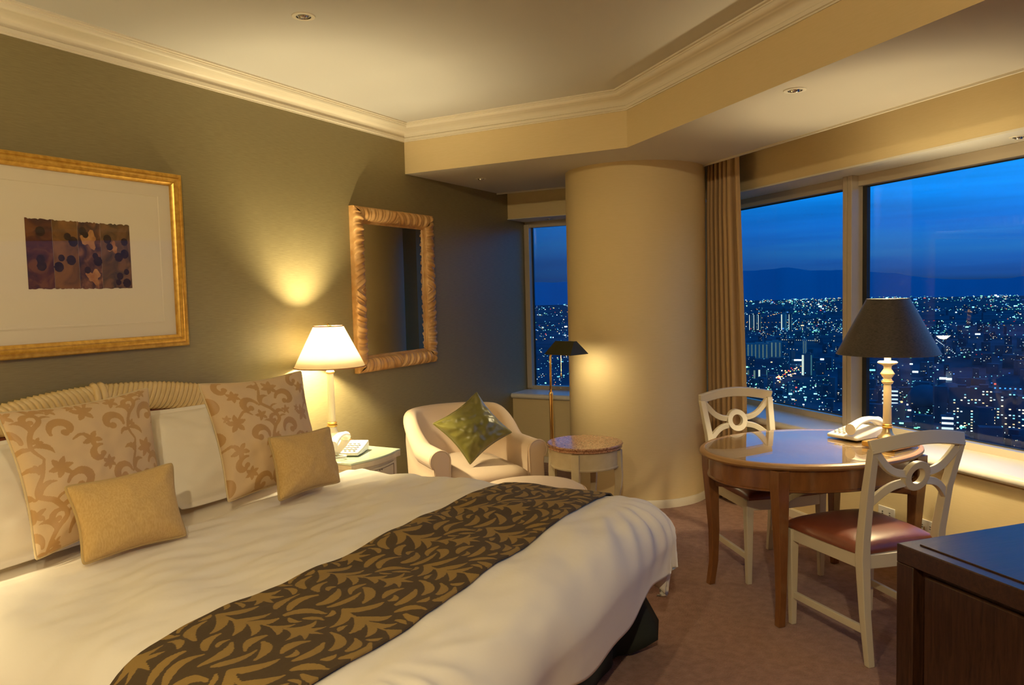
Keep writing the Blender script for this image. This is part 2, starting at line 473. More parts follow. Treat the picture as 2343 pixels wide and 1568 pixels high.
def light_mat():
    m = bpy.data.materials.new('town_lights'); m.use_nodes = True
    t = NT(m.node_tree); t.n.clear()
    out = t.add('ShaderNodeOutputMaterial'); e = t.add('ShaderNodeEmission')
    a = t.add('ShaderNodeAttribute', attribute_name='glow'); b = t.add('ShaderNodeAttribute', attribute_name='power')
    t.link(a, 'Color', e, 'Color'); t.link(b, 'Fac', e, 'Strength'); t.link(e, 0, out, 0)
    m.cycles.emission_sampling = 'NONE'
    return m
M_LIGHTS = light_mat()
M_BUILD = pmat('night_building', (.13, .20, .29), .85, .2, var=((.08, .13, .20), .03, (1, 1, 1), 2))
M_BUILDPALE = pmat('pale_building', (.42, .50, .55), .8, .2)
CUBE = [(-1, -1, -1), (1, -1, -1), (-1, 1, -1), (1, 1, -1), (-1, -1, 1), (1, -1, 1), (-1, 1, 1), (1, 1, 1)]
CUBEF = [(0, 2, 3, 1), (4, 5, 7, 6), (0, 1, 5, 4), (2, 6, 7, 3), (0, 4, 6, 2), (1, 3, 7, 5)]
class Glow:
    def __init__(s): s.v = []; s.f = []; s.c = []; s.p = []
    def dot(s, x, y, z, sx, sy, sz, col, pw, rz=0.0):
        b = len(s.v); ca, sa = math.cos(rz), math.sin(rz)
        for i, j, k in CUBE:
            s.v.append((x + i*sx*ca - j*sy*sa, y + i*sx*sa + j*sy*ca, z + k*sz)); s.c.append((*col, 1)); s.p.append(pw)
        s.f += [tuple(b+q for q in f) for f in CUBEF]
    def build(s, name, parent=None, origin=(0, 0, 0), kind=None):
        me = bpy.data.meshes.new(name)
        me.from_pydata((np.array(s.v)-np.array(origin)).tolist(), [], s.f)
        at = me.attributes.new('glow', 'FLOAT_COLOR', 'POINT'); at.data.foreach_set('color', np.array(s.c, dtype=np.float32).ravel())
        at = me.attributes.new('power', 'FLOAT', 'POINT'); at.data.foreach_set('value', np.array(s.p, dtype=np.float32))
        return finish(me, name, M_LIGHTS, parent, Vector(origin), None, kind=kind)
C_CYAN, C_WHITE, C_GREEN, C_WARM, C_AMBER, C_RED, C_BLUE = (.22, .80, 1), (.70, .95, 1), (.22, 1, .55), (1, .85, .5), (1, .50, .12), (1, .06, .04), (.05, .22, 1)
lr = random.Random(11)
def pick():
    q = lr.random()
    for c, p in ((C_CYAN, .42), (C_WHITE, .58), (C_GREEN, .76), (C_WARM, .88), (C_AMBER, .955), (C_RED, .975), (C_BLUE, 1.01)):
        if q < p: return c
def dens(x, y):
    return noise.noise(Vector((x*.0016, y*.0010, 1.7))) + .6*noise.noise(Vector((x*.0052, y*.0035, 7.7)))
def scatter():
    g = Glow(); made = 0
    while made < 3300:
        q = lr.random(); a = lr.uniform(-.30, .16) if q < .78 else (lr.uniform(-.52, -.40) if q < .9 else lr.uniform(-.85, .6))
        r = 560*math.exp(lr.random()**.74*math.log(13400/560))
        x, y = r*math.sin(a), r*math.cos(a)
        if dens(x, y) < lr.uniform(-.18, .50): continue
        made += 1
        pw = math.exp(lr.gauss(-.1, .8)); big = lr.random()
        s = r*.00034*(1.0 if big < .8 else (1.5 if big < .96 else 2.4))
        col = pick(); el = lr.choice((1, 1, 1.3, 2.2))
        g.dot(x, y, -EYE + lr.uniform(3, 26), s*el, s, s*.8, col, min(pw*(1.0 if big < .96 else 2.2), 6), -a)
    # light strings along streets
    for k in range(46):
        a = lr.uniform(-.36, .20); r = 900*math.exp(lr.random()*2.1)
        th = lr.uniform(-.5, .5) + (PI/2 if lr.random() < .3 else 0); L = r*lr.uniform(.05, .16); n = lr.randint(8, 22); col = lr.choice((C_GREEN, C_CYAN, C_WHITE, C_WARM, C_AMBER))
        for i in range(n):
            q = (i/(n-1)-.5)*L; x = r*math.sin(a)+q*math.cos(th); y = r*math.cos(a)+q*math.sin(th)*3
            s = math.hypot(x, y)*.00036
            g.dot(x, y, -EYE+9, s, s, s, col, lr.uniform(.6, 2.2))
    # a neon boulevard, a row of blue lamps, red beacons and a floodlit ground
    def put(az, di, s, col, pw, el=1.0, up=12): g.dot(di*math.sin(az), di*math.cos(az), -EYE+up, s*el, s, s*.8, col, pw, -az)
    for i in range(34):
        f = i/33; put(-.166+.030*f+lr.uniform(-.002, .002), 1720+190*f+lr.uniform(-25, 25), lr.uniform(.8, 1.5), lr.choice((C_AMBER, C_AMBER, C_WARM, C_RED, (1, .45, .35))), lr.uniform(.8, 3.5), lr.choice((1, 1.6)), lr.uniform(4, 24))
    for i in range(14): put(.040+.0047*i, 1560, 1.0, (.03, .22, 1), 3.0, 1.2, 24)
    for az, di in ((-.004, 1500), (-.003, 1380), (.002, 1380), (.052, 1560), (.058, 1600), (.068, 1640), (-.140, 1500)): put(az, di, 1.25, C_RED, 3.0, 1.2, 22)
    for az, di in ((-.024, 1420), (-.010, 1390), (.010, 1400), (-.034, 1400)): put(az, di, 1.5, C_AMBER, 4.0)
    for az, di, el in ((.0175, 1800, 3.0), (.0235, 1790, 2.2), (-.136, 2180, 7.0), (-.122, 2200, 8.0), (-.112, 2210, 4.0)): put(az, di, 2.2, (.75, .97, 1), 4.5, el)
    for i in range(70): put(lr.uniform(-.04, .05), lr.uniform(1120, 1520), lr.uniform(.5, 1.2), lr.choice((C_GREEN, C_GREEN, C_CYAN)), lr.uniform(.6, 3), lr.choice((1, 1.5, 2.5)))
    for i in range(60): put(lr.uniform(-.215, -.105), lr.uniform(1300, 1650), lr.uniform(.6, 1.3), lr.choice((C_GREEN, C_CYAN, C_CYAN, C_WHITE)), lr.uniform(.6, 3), lr.choice((1, 1.5, 2.5)))
    # bright floodlit spots
    for k in range(34):
        a = lr.uniform(-.36, .20); r = 1000*math.exp(lr.random()*1.6); s = r*lr.uniform(.0009, .0017)
        g.dot(r*math.sin(a), r*math.cos(a), -EYE+14, s*lr.uniform(1.2, 2.6), s, s*.55, lr.choice((C_CYAN, C_WHITE, C_GREEN, C_WHITE)), lr.uniform(1.5, 4), -a)
    return g

sg = scatter().build('town_lights', origin=(0, 2000, -EYE), kind='stuff')
tag(sg, 'countless cyan, green and amber lights scattered over the night town below', 'lights')

# ordinary dark blocks of the town: far too many to count
def blocks():
    mb = MB(); g = Glow()
    for k in range(900):
        a = lr.uniform(-.40, .26) if lr.random() < .8 else lr.uniform(-.85, .7)
        r = 480*math.exp(lr.random()**.85*2.75); x, y = r*math.sin(a), r*math.cos(a)
        h = lr.uniform(10, 34)*(1.6 if lr.random() < .12 else 1); wx, wy = lr.uniform(8, 26), lr.uniform(8, 18); rz = -a+lr.uniform(-.5, .5)
        mb.box((0, 0, h/2), (wx, wy, h), Matrix.Translation((x, y, -EYE)) @ Matrix.Rotation(rz, 4, 'Z'))
        nl = lr.randint(1, 6) if r < 3500 else lr.randint(0, 2)
        for q in range(nl):
            u, z = lr.uniform(-.45, .45)*wx, lr.uniform(.15, .95)*h
            ca, sa = math.cos(rz), math.sin(rz)
            s = .00036*r*lr.uniform(.6, 1.1)
            g.dot(x+u*ca+(wy/2)*sa, y+u*sa-(wy/2)*ca, -EYE+z, s, .2, s*.7, lr.choice((C_CYAN, C_WHITE, C_WARM, C_WARM, C_WHITE)), lr.uniform(.4, 1.6), rz)
    o = mb.build('town_blocks', M_BUILD, origin=(0, 2000, -EYE), smooth=None, kind='stuff')
    tag(o, 'dense dark low buildings filling the night town below the window', 'town')
    g.build('lit_window', parent=o, origin=(0, 2000, -EYE), kind='stuff')
blocks()

def tower(az, dist, wid, h, deep, style, label, rz=0.0, name='apartment_building', pale=False, group=None):
    x, y = dist*math.sin(az), dist*math.cos(az)
    t = thing(name, label, 'building', (x, y, -EYE), -az+rz, group)
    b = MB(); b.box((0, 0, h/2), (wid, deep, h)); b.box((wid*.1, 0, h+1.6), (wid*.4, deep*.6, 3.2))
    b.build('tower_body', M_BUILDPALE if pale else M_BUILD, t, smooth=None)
    if style == 'grid':
        nf = max(3, int(h/3.8)); nc = max(2, int(wid/4.0))
        for i in range(nf):
            for j in range(nc):
                if lr.random() < .34:
                    g = Glow(); g.dot((j+.5-nc/2)*wid/nc, -deep/2, (i+.6)*h/nf, wid/nc*.25, .25, h/nf*.17, lr.choice((C_WHITE, C_CYAN, C_WARM, C_WARM, (1, .7, .35))), lr.uniform(.7, 3)); g.build('lit_window', t)
    elif style == 'bars':
        nc = max(2, int(wid/9))
        for j in range(nc):
            g = Glow(); g.dot((j+.5-nc/2)*wid/nc, -deep/2, h*.5, wid/nc*.14, .3, h*.42, (.6, 1, .92), lr.uniform(.10, .22)); g.build('lit_window', t)
    elif style == 'edge':
        for u, hw, pw, cc in ((-.38, .09, .75, (.85, 1, .85)), (.38, .05, .2, C_CYAN)):
            g = Glow(); g.dot(wid*u, -deep/2, h*.5, wid*hw, .3, h*.45, cc, pw); g.build('lit_window', t)
    elif style == 'band':
        nf = max(3, int(h/6))
        for i in range(nf): g = Glow(); g.dot(0, -deep/2, (i+.6)*h/nf, wid*.42, .3, h/nf*.2, C_WHITE, lr.uniform(.5, 1.5)); g.build('lit_window', t)
    return t
# (azimuth, distance, width, height, depth, style, label)
FAR = 'far white towers'
for az, lab in ((-.2036, 'leftmost of the slim far towers lit along one edge, beside the curtain'), (-.1943, 'second slim far tower lit along one edge, near the curtain'),
                (-.1891, 'brightest slim far tower lit along one edge, left of window centre'), (-.1838, 'slim bluish far tower right of the brightest slim one'),
                (-.1555, 'broad pale far tower lit along its edge, left of mullion'), (-.148, 'slim far tower lit along one edge, nearest the mullion')):
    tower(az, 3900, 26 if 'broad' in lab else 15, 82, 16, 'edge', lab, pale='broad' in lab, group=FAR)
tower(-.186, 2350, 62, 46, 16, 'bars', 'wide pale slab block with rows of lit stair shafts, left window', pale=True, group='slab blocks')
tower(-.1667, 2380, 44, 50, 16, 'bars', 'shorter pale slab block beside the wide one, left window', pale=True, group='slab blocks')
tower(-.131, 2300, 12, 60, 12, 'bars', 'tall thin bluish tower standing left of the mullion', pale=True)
tower(-.193, 1720, 26, 34, 14, 'bars', 'low block with four lit columns above the far chair', name='office_building')
tower(-.179, 1720, 20, 34, 14, 'edge', 'low block with two lit white columns above far chair', name='office_building')
tower(-.128, 1900, 24, 52, 14, 'edge', 'dark block with one tall lit column left of mullion', name='office_building')
for az, di, wi, hh, lab in ((.0350, 1250, 26, 60, 'leftmost tall apartment tower speckled with lit windows, right window'),
                            (.0560, 1210, 26, 66, 'middle tall apartment tower speckled with lit windows, right window'),
                            (.0775, 1190, 26, 62, 'rightmost tall apartment tower speckled with lit windows, right window'),
                            (.1020, 1180, 28, 60, 'apartment tower past the right edge of the lit cluster')):
    tower(az, di, wi, hh, 18, 'grid', lab, group='tall lit apartment towers')
tower(.0237, 1080, 15, 44, 12, 'band', 'small office block with stacked bright floor bands, right window', name='office_building')
tower(-.036, 1330, 26, 44, 14, 'band', 'office block with bright floors behind the lamp stem', name='office_building')
def gas_tank(az, dist, r, lab):
    mb = MB(); mb.lathe([(r*math.sin(a), r*.9*(1-math.cos(a))) for a in np.linspace(PI, .05, 12)][::-1], 24)
    o = mb.build('gas_tank', M_BUILD, origin=(0, 0, 0)); o.location = (dist*math.sin(az), dist*math.cos(az), -EYE); tag(o, lab, 'tank', 'round tanks')
gas_tank(.000, 1380, 26, 'left round dark tank among green lights, right window')
gas_tank(.025, 1420, 26, 'right round dark tank among green lights, right window')

# ------------------------------------------------------------------ woven patterns (mesh attribute, painted stroke by stroke)
class Raster:
    """periodic tile of w x h cells; strokes fill to 1 with soft edge"""
    def __init__(s, w, h, W, H):
        s.w, s.h, s.W, s.H = w, h, W, H
        s.a = np.zeros((h, w), dtype=np.float32)
        s.X, s.Y = np.meshgrid((np.arange(w)+.5)/w*W, (np.arange(h)+.5)/h*H)
    def stroke(s, pts, rad, val=1.0):
        for ox in (-s.W, 0, s.W):
            for oy in (-s.H, 0, s.H):
                P = [(x+ox, y+oy) for x, y in pts]; mr = max(rad)
                if max(p[0] for p in P) < -mr or min(p[0] for p in P) > s.W+mr or max(p[1] for p in P) < -mr or min(p[1] for p in P) > s.H+mr: continue
                for (x0, y0), (x1, y1), r0, r1 in zip(P[:-1], P[1:], rad[:-1], rad[1:]):
                    dx, dy = x1-x0, y1-y0; L = dx*dx+dy*dy+1e-12
                    lo_x, hi_x = min(x0, x1)-mr, max(x0, x1)+mr; lo_y, hi_y = min(y0, y1)-mr, max(y0, y1)+mr
                    i0, i1 = max(0, int(lo_x/s.W*s.w)-1), min(s.w, int(hi_x/s.W*s.w)+2); j0, j1 = max(0, int(lo_y/s.H*s.h)-1), min(s.h, int(hi_y/s.H*s.h)+2)
                    if i0 >= i1 or j0 >= j1: continue
                    X = s.X[j0:j1, i0:i1]; Y = s.Y[j0:j1, i0:i1]
                    t = np.clip(((X-x0)*dx+(Y-y0)*dy)/L, 0, 1)
                    d = np.hypot(X-x0-t*dx, Y-y0-t*dy) - (r0+(r1-r0)*t)
                    e = s.W/s.w
                    m = np.clip(.5 - d/(2*e), 0, 1)
                    if val > .5: s.a[j0:j1, i0:i1] = np.maximum(s.a[j0:j1, i0:i1], m)
                    else: s.a[j0:j1, i0:i1] = np.minimum(s.a[j0:j1, i0:i1], 1-m)
    def leaf(s, p0, p1, bend, wid, val=1.0, n=9, tip=.15):
        (x0, y0), (x1, y1) = p0, p1; nx, ny = -(y1-y0), x1-x0
        pts = []; rad = []
        for i in range(n):
            t = i/(n-1); k = 4*t*(1-t)*bend
            pts.append((x0+(x1-x0)*t+nx*k, y0+(y1-y0)*t+ny*k)); rad.append(wid*max(tip, math.sin(PI*min(1, t*.85+.12))**.9))
        s.stroke(pts, rad, val)
    def spiral(s, c, r0, a0, turns, w0, w1, ball, sgn=1):
        pts = []; rad = []; n = 26
        for i in range(n):
            t = i/(n-1); r = r0*(1-.72*t); a = a0+sgn*turns*2*PI*t
            pts.append((c[0]+r*math.cos(a), c[1]+r*math.sin(a))); rad.append(w0+(w1-w0)*math.sin(PI*min(1, t*1.1))**1.2)
        s.stroke(pts, rad); s.stroke([pts[-1], pts[-1]], [ball, ball])
        return pts
    def flower(s, c, r, a0=0.0, n=5):
        for k in range(n):
            a = a0+2*PI*k/n
            s.leaf((c[0]+.22*r*math.cos(a), c[1]+.22*r*math.sin(a)), (c[0]+r*math.cos(a), c[1]+r*math.sin(a)), .05, r*.30, tip=.45)
        s.stroke([c, c], [r*.15]*2)
    def sample(s, U, V):
        i = np.floor((U % s.W)/s.W*s.w).astype(int) % s.w; j = np.floor((V % s.H)/s.H*s.h).astype(int) % s.h
        return s.a[j, i]

def damask_tile():
    R = Raster(420, 420, 1.0, 1.0)
    def stem(pts, w):
        # smooth poly through points
        P = np.array(pts); out = []
        for i in range(len(P)-1):
            a = P[max(i-1, 0)]; b = P[i]; c = P[i+1]; d = P[min(i+2, len(P)-1)]
            for t in np.linspace(0, 1, 9)[:-1]:
                out.append(tuple(.5*((2*b)+(c-a)*t+(2*a-5*b+4*c-d)*t*t+(-a+3*b-3*c+d)*t**3)))
        out.append(tuple(P[-1])); R.stroke(out, [w*1.35*(.6+.8*math.sin(PI*i/(len(out)-1))) for i in range(len(out))])
    stem([(.50, -.02), (.44, .12), (.50, .28), (.60, .40), (.52, .55), (.40, .66), (.46, .84), (.50, .98)], .013)
    R.spiral((.27, .22), .13, -.3, .78, .016, .046, .040, 1)
    R.spiral((.76, .25), .13, 3.4, .78, .016, .046, .040, -1)
    R.spiral((.24, .62), .12, .2, .80, .016, .044, .038, 1)
    R.spiral((.78, .66), .14, 2.9, .80, .016, .046, .038, -1)
    R.spiral((.02, .90), .10, 1.2, .75, .014, .038, .032, 1)
    R.spiral((.52, .40), .07, .6, .7, .012, .028, .026, 1)
    R.leaf((.46, .12), (.60, .02), .25, .030); R.leaf((.50, .28), (.38, .40), -.3, .028); R.leaf((.56, .46), (.70, .47), .3, .028)
    R.leaf((.42, .66), (.55, .74), .3, .026); R.leaf((.46, .84), (.33, .90), -.3, .030); R.leaf((.44, .10), (.33, .06), -.3, .024)
    for a, b in (((.52, .55), (.64, .60)), ((.60, .40), (.72, .42)), ((.40, .66), (.36, .62))): R.leaf(a, b, .2, .014)
    R.flower((.02, .42), .105, .3, 5); R.flower((.50, .17), .05, .9, 5); R.flower((.62, .86), .10, .1, 6); R.flower((.98, .08), .095, .9, 5); R.flower((.36, .48), .075, .5, 5)
    R.flower((.93, .50), .045, 0, 5); R.flower((.10, .78), .075, .4, 6); R.flower((.74, .50), .06, .2, 5); R.flower((.44, .90), .05, .8, 5)
    stem([(.02, .42), (.10, .52), (.16, .56), (.24, .50)], .009); stem([(.62, .86), (.70, .78), (.78, .80)], .009); stem([(.98, .08), (.90, .16), (.80, .12)], .009)
    return R
def runner_tile():
    """dense woven leaves: big palmettes, then curled leaves filling every gap along a swirling field"""
    W, H = .38, .52
    R = Raster(456, 624, W, H)
    rr = random.Random(21)
    def frond(bx, by, ang, L, n, w):
        ca, sa = math.cos(ang), math.sin(ang)
        pts = [(bx+L*t*ca-.08*L*math.sin(t*PI)*sa, by+L*t*sa+.08*L*math.sin(t*PI)*ca) for t in np.linspace(0, 1, 10)]
        R.stroke(pts, [.0062-.0035*i/9 for i in range(10)])
        for i in range(n):
            t = .06+.84*i/(n-1); x, y = pts[int(t*9)]; l = L*(.58-.30*t)
            for sg in (-1, 1):
                a = ang+sg*(1.05-.45*t)
                R.leaf((x, y), (x+l*math.cos(a), y+l*math.sin(a)), -sg*.18, w*(1-.3*t), n=8, tip=.2)
    def tulip(cx, cy, ang, r):
        for da, l, b in ((-.95, .9, .30), (-.5, 1.1, .2), (0, 1.2, 0), (.5, 1.1, -.2), (.95, .9, -.30)):
            a = ang+da; R.leaf((cx, cy), (cx+l*r*math.cos(a), cy+l*r*math.sin(a)), b, r*.135, n=8)
    frond(.095, .04, 1.42, .19, 4, .0150); tulip(.125, .250, 1.40, .088)
    frond(.285, .30, 1.72, .19, 4, .0150); tulip(.255, .510, 1.75, .088)
    def field(x, y):
        return 1.3*math.sin(2*PI*x/W)*(1 if int(y/(H/2)) % 2 == 0 else -1)+.9*math.cos(2*PI*y/H*2)+.8
    def clear(pts, pad):
        for x, y in pts:
            i0, j0 = int((x % W)/W*R.w), int((y % H)/H*R.h); k = int(pad/W*R.w)
            ii = np.arange(i0-k, i0+k+1) % R.w; jj = np.arange(j0-k, j0+k+1) % R.h
            if R.a[np.ix_(jj, ii)].max() > .3: return False
        return True
    for L, w, tries in ((.105, .0145, 1500), (.080, .0130, 2500), (.055, .0105, 3500), (.038, .0085, 3000)):
        for k in range(tries):
            x, y = rr.uniform(0, W), rr.uniform(0, H); a = field(x, y)+rr.uniform(-.25, .25); bd = rr.choice((-1, 1))*rr.uniform(.12, .28)
            x1, y1 = x+L*math.cos(a), y+L*math.sin(a); nx, ny = -(y1-y), x1-x
            pts = [(x+(x1-x)*t+nx*4*t*(1-t)*bd, y+(y1-y)*t+ny*4*t*(1-t)*bd) for t in (0, .2, .4, .6, .8, 1)]
            if clear(pts, w*.75+.0035): R.leaf((x, y), (x1, y1), bd, w, n=9, tip=.3)
    return R
DAM = damask_tile(); RUN = runner_tile()

M_DAMASK = pattern_mat('damask_cloth', (.62, .44, .25), (.47, .27, .10), .75, .5)
M_RUNNER = pattern_mat('runner_cloth', (.062, .036, .012), (.250, .150, .036), .85, None, bump=(.4, 700, (1, 1, 1), .002))
M_GOLDLIN = pmat('gold_linen', (.53, .34, .12), .8, .2, sheen=.1, var=((.60, .40, .16), 220, (1, 1, .3), 2), bump=(.3, 700, (1, 1, 1), .001))
M_PIPE = pmat('piping_cord', (.46, .32, .13), .7, .3)
M_PIPE2 = pmat('pale_piping_cord', (.60, .47, .27), .7, .3)
M_LINEN = pmat('white_linen', (.78, .72, .63), .75, .25, bump=(.06, 18, (1, 1, 1), .02))
M_SATIN = pmat('green_satin', (.125, .110, .014), .32, .6, sheen=.2, var=((.16, .14, .02), 9, (1, 1, 1), 2))

def smoothed(t): return t*t*(3-2*t)
def cushion(name, corners, thick, N, mat, pattern=None, pinch=.06, sag=.12, pipe=None, pipe_r=.0045, flange=0.0, wr=.006, seed=0, puff=.50, curl=0.0, rnd_=.025):
    BL, BR, TR, TL = [np.array(c, float) for c in corners]
    og = (BL+BR)/2
    nrm = np.cross(BR-BL, TL-BL); nrm /= np.linalg.norm(nrm)
    u = (1-np.cos(np.linspace(0, PI, N)))/2*.5 + np.linspace(0, 1, N)*.5
    U, V = np.meshgrid(u, u)
    a, b = 2*U-1, 2*V-1
    ck = rnd_*(np.abs(a)*np.abs(b))**8; Us = .5+(U-.5)*(1-pinch*(1-b*b)-ck); Vs = .5+(V-.5)*(1-pinch*(1-a*a)-ck)
    def P(Ux, Vx): return (BL[None, None]*((1-Ux)*(1-Vx))[..., None]+BR*(Ux*(1-Vx))[..., None]+TR*(Ux*Vx)[..., None]+TL*((1-Ux)*Vx)[..., None])
    base = P(Us, Vs)
    core = np.clip((1-a*a)*(1-b*b), 0, 1)
    if flange > 0:
        f = 1-flange; core = np.clip((1-np.clip(np.abs(a)/f, 0, 1)**2)*(1-np.clip(np.abs(b)/f, 0, 1)**2), 0, 1)
    h = thick/2*core**puff*(1-sag*b)
    w = np.zeros_like(h)
    for i in range(N):
        for j in range(N):
            q = noise.noise(Vector((a[i, j]*2.2+seed*3.1, b[i, j]*2.2, seed)))*1.0 + .6*noise.noise(Vector((a[i, j]*5+seed, b[i, j]*5, seed*2.0)))
            # creases running in from the corners
            cr = (abs(a[i, j])*abs(b[i, j]))**1.5
            q += 1.5*cr*math.sin(9*(abs(a[i, j])-abs(b[i, j]))+seed+a[i, j])
            w[i, j] = q
    edge = np.clip(core*6, 0, 1)
    front = base+nrm*(h+w*wr*edge + .002)[..., None]
    back = base-nrm*(h*.8+.002 - w*wr*edge*.3)[..., None]
    if curl:
        cshift = curl*np.clip(np.abs(a)*np.abs(b), 0, 1)**3
        front = front+nrm*cshift[..., None]; back = back+nrm*cshift[..., None]
    nv = N*N; verts = np.concatenate([front.reshape(-1, 3), back.reshape(-1, 3)])-og
    I = np.arange(nv).reshape(N, N)
    q = np.stack([I[:-1, :-1], I[:-1, 1:], I[1:, 1:], I[1:, :-1]], -1).reshape(-1, 4)
    fs = q.tolist()+(q[:, ::-1]+nv).tolist()
    loop = list(I[0, :])+list(I[1:, -1])+list(I[-1, -2::-1])+list(I[-2:0:-1, 0]); L = len(loop)
    fs += [(int(loop[(i+1) % L]), int(loop[i]), int(loop[i]+nv), int(loop[(i+1) % L]+nv)) for i in range(L)]
    me = bpy.data.meshes.new(name); me.from_pydata(verts.tolist(), [], fs)
    if pattern is not None:
        W_ = np.linalg.norm(BR-BL); H_ = np.linalg.norm(TL-BL)
        val = pattern(U*W_, V*H_).astype(np.float32).ravel()
        at = me.attributes.new('pattern', 'FLOAT', 'POINT'); at.data.foreach_set('value', np.concatenate([val, val]))
    o = finish(me, name, mat, None, Vector(og), 180)
    if pipe is not None:
        edge_pts = (front.reshape(-1, 3)[loop]+back.reshape(-1, 3)[loop])/2
        step = max(1, N//40); pts = [tuple(p) for p in edge_pts[::step]]
        t = MB(); t.tube(pts, pipe_r, 8, closed=True); t.build('piping', pipe, o, origin=og, smooth=180)
    return o

# ------------------------------------------------------------------ bed
BYC, BHW, BFX, BTOP = 2.045, .90, 2.17, .60
HBC = 2.07
bed = thing('bed', 'wide bed with rope-carved headboard and dark skirt against the olive wall', 'bed', (BFX/2, BYC, 0))
BO = (BFX/2, BYC, 0)
M_ROPE = pmat('carved_rope_paint', (.62, .45, .20), .4, .5, var=((.68, .50, .24), 12, (1, 1, 1), 3))
M_REDWOOD = wood_mat('red_brown_wood', (.16, .045, .018), (.24, .075, .03), .4, .3)
M_SKIRT = pmat('dark_green_grey_cloth', (.030, .034, .028), .8, .2, bump=(.2, 500, (1, 1, 1), .001))
hb = MB()
def hz(y): return 1.085 - .19*(y-HBC)**2
ys = np.linspace(HBC-.95, HBC+.93, 40)
hb.loft([[(.004, y, .08), (.05, y, .08), (.05, y, hz(y)-.03), (.004, y, hz(y)-.03)] for y in ys])
hbo = hb.build('headboard', M_REDWOOD, bed, BO, smooth=30)
rope = MB()
for sg in (-1, 1):
    for i in range(-3, 38):
        y0 = HBC+sg*(.022+.0245*i); pts = []
        for k in range(9):
            s_ = k/8; a = -PI/2*1.05+s_*PI*1.05; yy = y0+sg*(.075*s_)
            yy = HBC+sg*min(.945, max(.012, sg*(yy-HBC)))
            pts.append((.052+.026*math.cos(a), yy, hz(yy)-.022+.054*math.sin(a)))
        rope.tube(pts, .0145, 6)
rope.build('carved_rope', M_ROPE, hbo, BO, smooth=180)
bind = MB()
for dy in (-.016, .016):
    bind.tube([(.050+.036*math.cos(a), HBC+dy, hz(HBC)-.020+.061*math.sin(a)) for a in np.linspace(-PI/2, PI/2, 9)], .017, 8)
bind.build('centre_binding', M_ROPE, hbo, BO, smooth=180)
mt = MB(); mt.box(((.09+BFX)/2, BYC, .455), (BFX-.09, 2*BHW, .25)); mt.build('mattress', M_LINEN, bed, BO, bevel=.05, bseg=4)
bs = MB(); bs.box(((.09+BFX)/2, BYC, .205), (BFX-.13, 2*BHW-.06, .29)); bs.build('bed_base', M_SKIRT, bed, BO, bevel=.01)
for x in (.2, BFX-.12):
    for y in (BYC-BHW+.1, BYC+BHW-.1):
        lg = MB(); lg.lathe([(.03, 0), (.035, .06)], 12, Matrix.Translation((x, y, 0))); lg.build('leg', M_REDWOOD, bed, BO)
# skirt: one cloth round three sides, box pleats at the corners, flaring to the floor
sk = MB(); path = []
def line(p, q, n): return [(p[0]+(q[0]-p[0])*i/n, p[1]+(q[1]-p[1])*i/n) for i in range(n)]
y0, y1 = BYC-BHW+.005, BYC+BHW-.005; xf = BFX+.005
path = line((.12, y0), (xf, y0), 50)+line((xf, y0), (xf, y1), 60)+line((xf, y1), (.12, y1), 50)+[(.12, y1)]
rings = []
for lev in range(9):
    t = lev/8; z = .36-(.36-.015)*t; ring = []
    for i, (x, y) in enumerate(path):
        px_, py_ = path[max(i-1, 0)]; qx, qy = path[min(i+1, len(path)-1)]
        tx, ty = qx-px_, qy-py_; l = math.hypot(tx, ty); nx, ny = ty/l, -tx/l
        cd = min(math.hypot(x-xf, y-y1), math.hypot(x-xf, y-y0)); md = abs(y-BYC) if abs(x-xf) < .01 else 9
        fl_ = (.045 if y < BYC or x > xf-.3 else .0)*math.exp(-(cd/.09)**2) - .035*math.exp(-((cd-.13)/.03)**2) + .03*math.exp(-(md/.05)**2) - .03*math.exp(-((md-.09)/.025)**2)
        fc = math.hypot(x-xf, y-y1); cor_ = math.exp(-(fc/.07)**2)
        fl_ += .095*cor_ - .02*math.exp(-((fc-.16)/.05)**2)
        wv = .008*math.sin(i*.55)+.006*math.sin(i*.23+1)
        e = t*(.012+fl_+wv)
        ring.append((x+nx*e, y+ny*e, z+.075*cor_*t))
    rings.append(ring)
n_ = len(path); vs = [p for r in rings for p in r]
sk.add(vs, [(i*n_+j, i*n_+j+1, (i+1)*n_+j+1, (i+1)*n_+j) for i in range(8) for j in range(n_-1)])
so = sk.build('bed_skirt', M_SKIRT, bed, BO, smooth=180)
so.modifiers.new('thickness', 'SOLIDIFY').thickness = .003

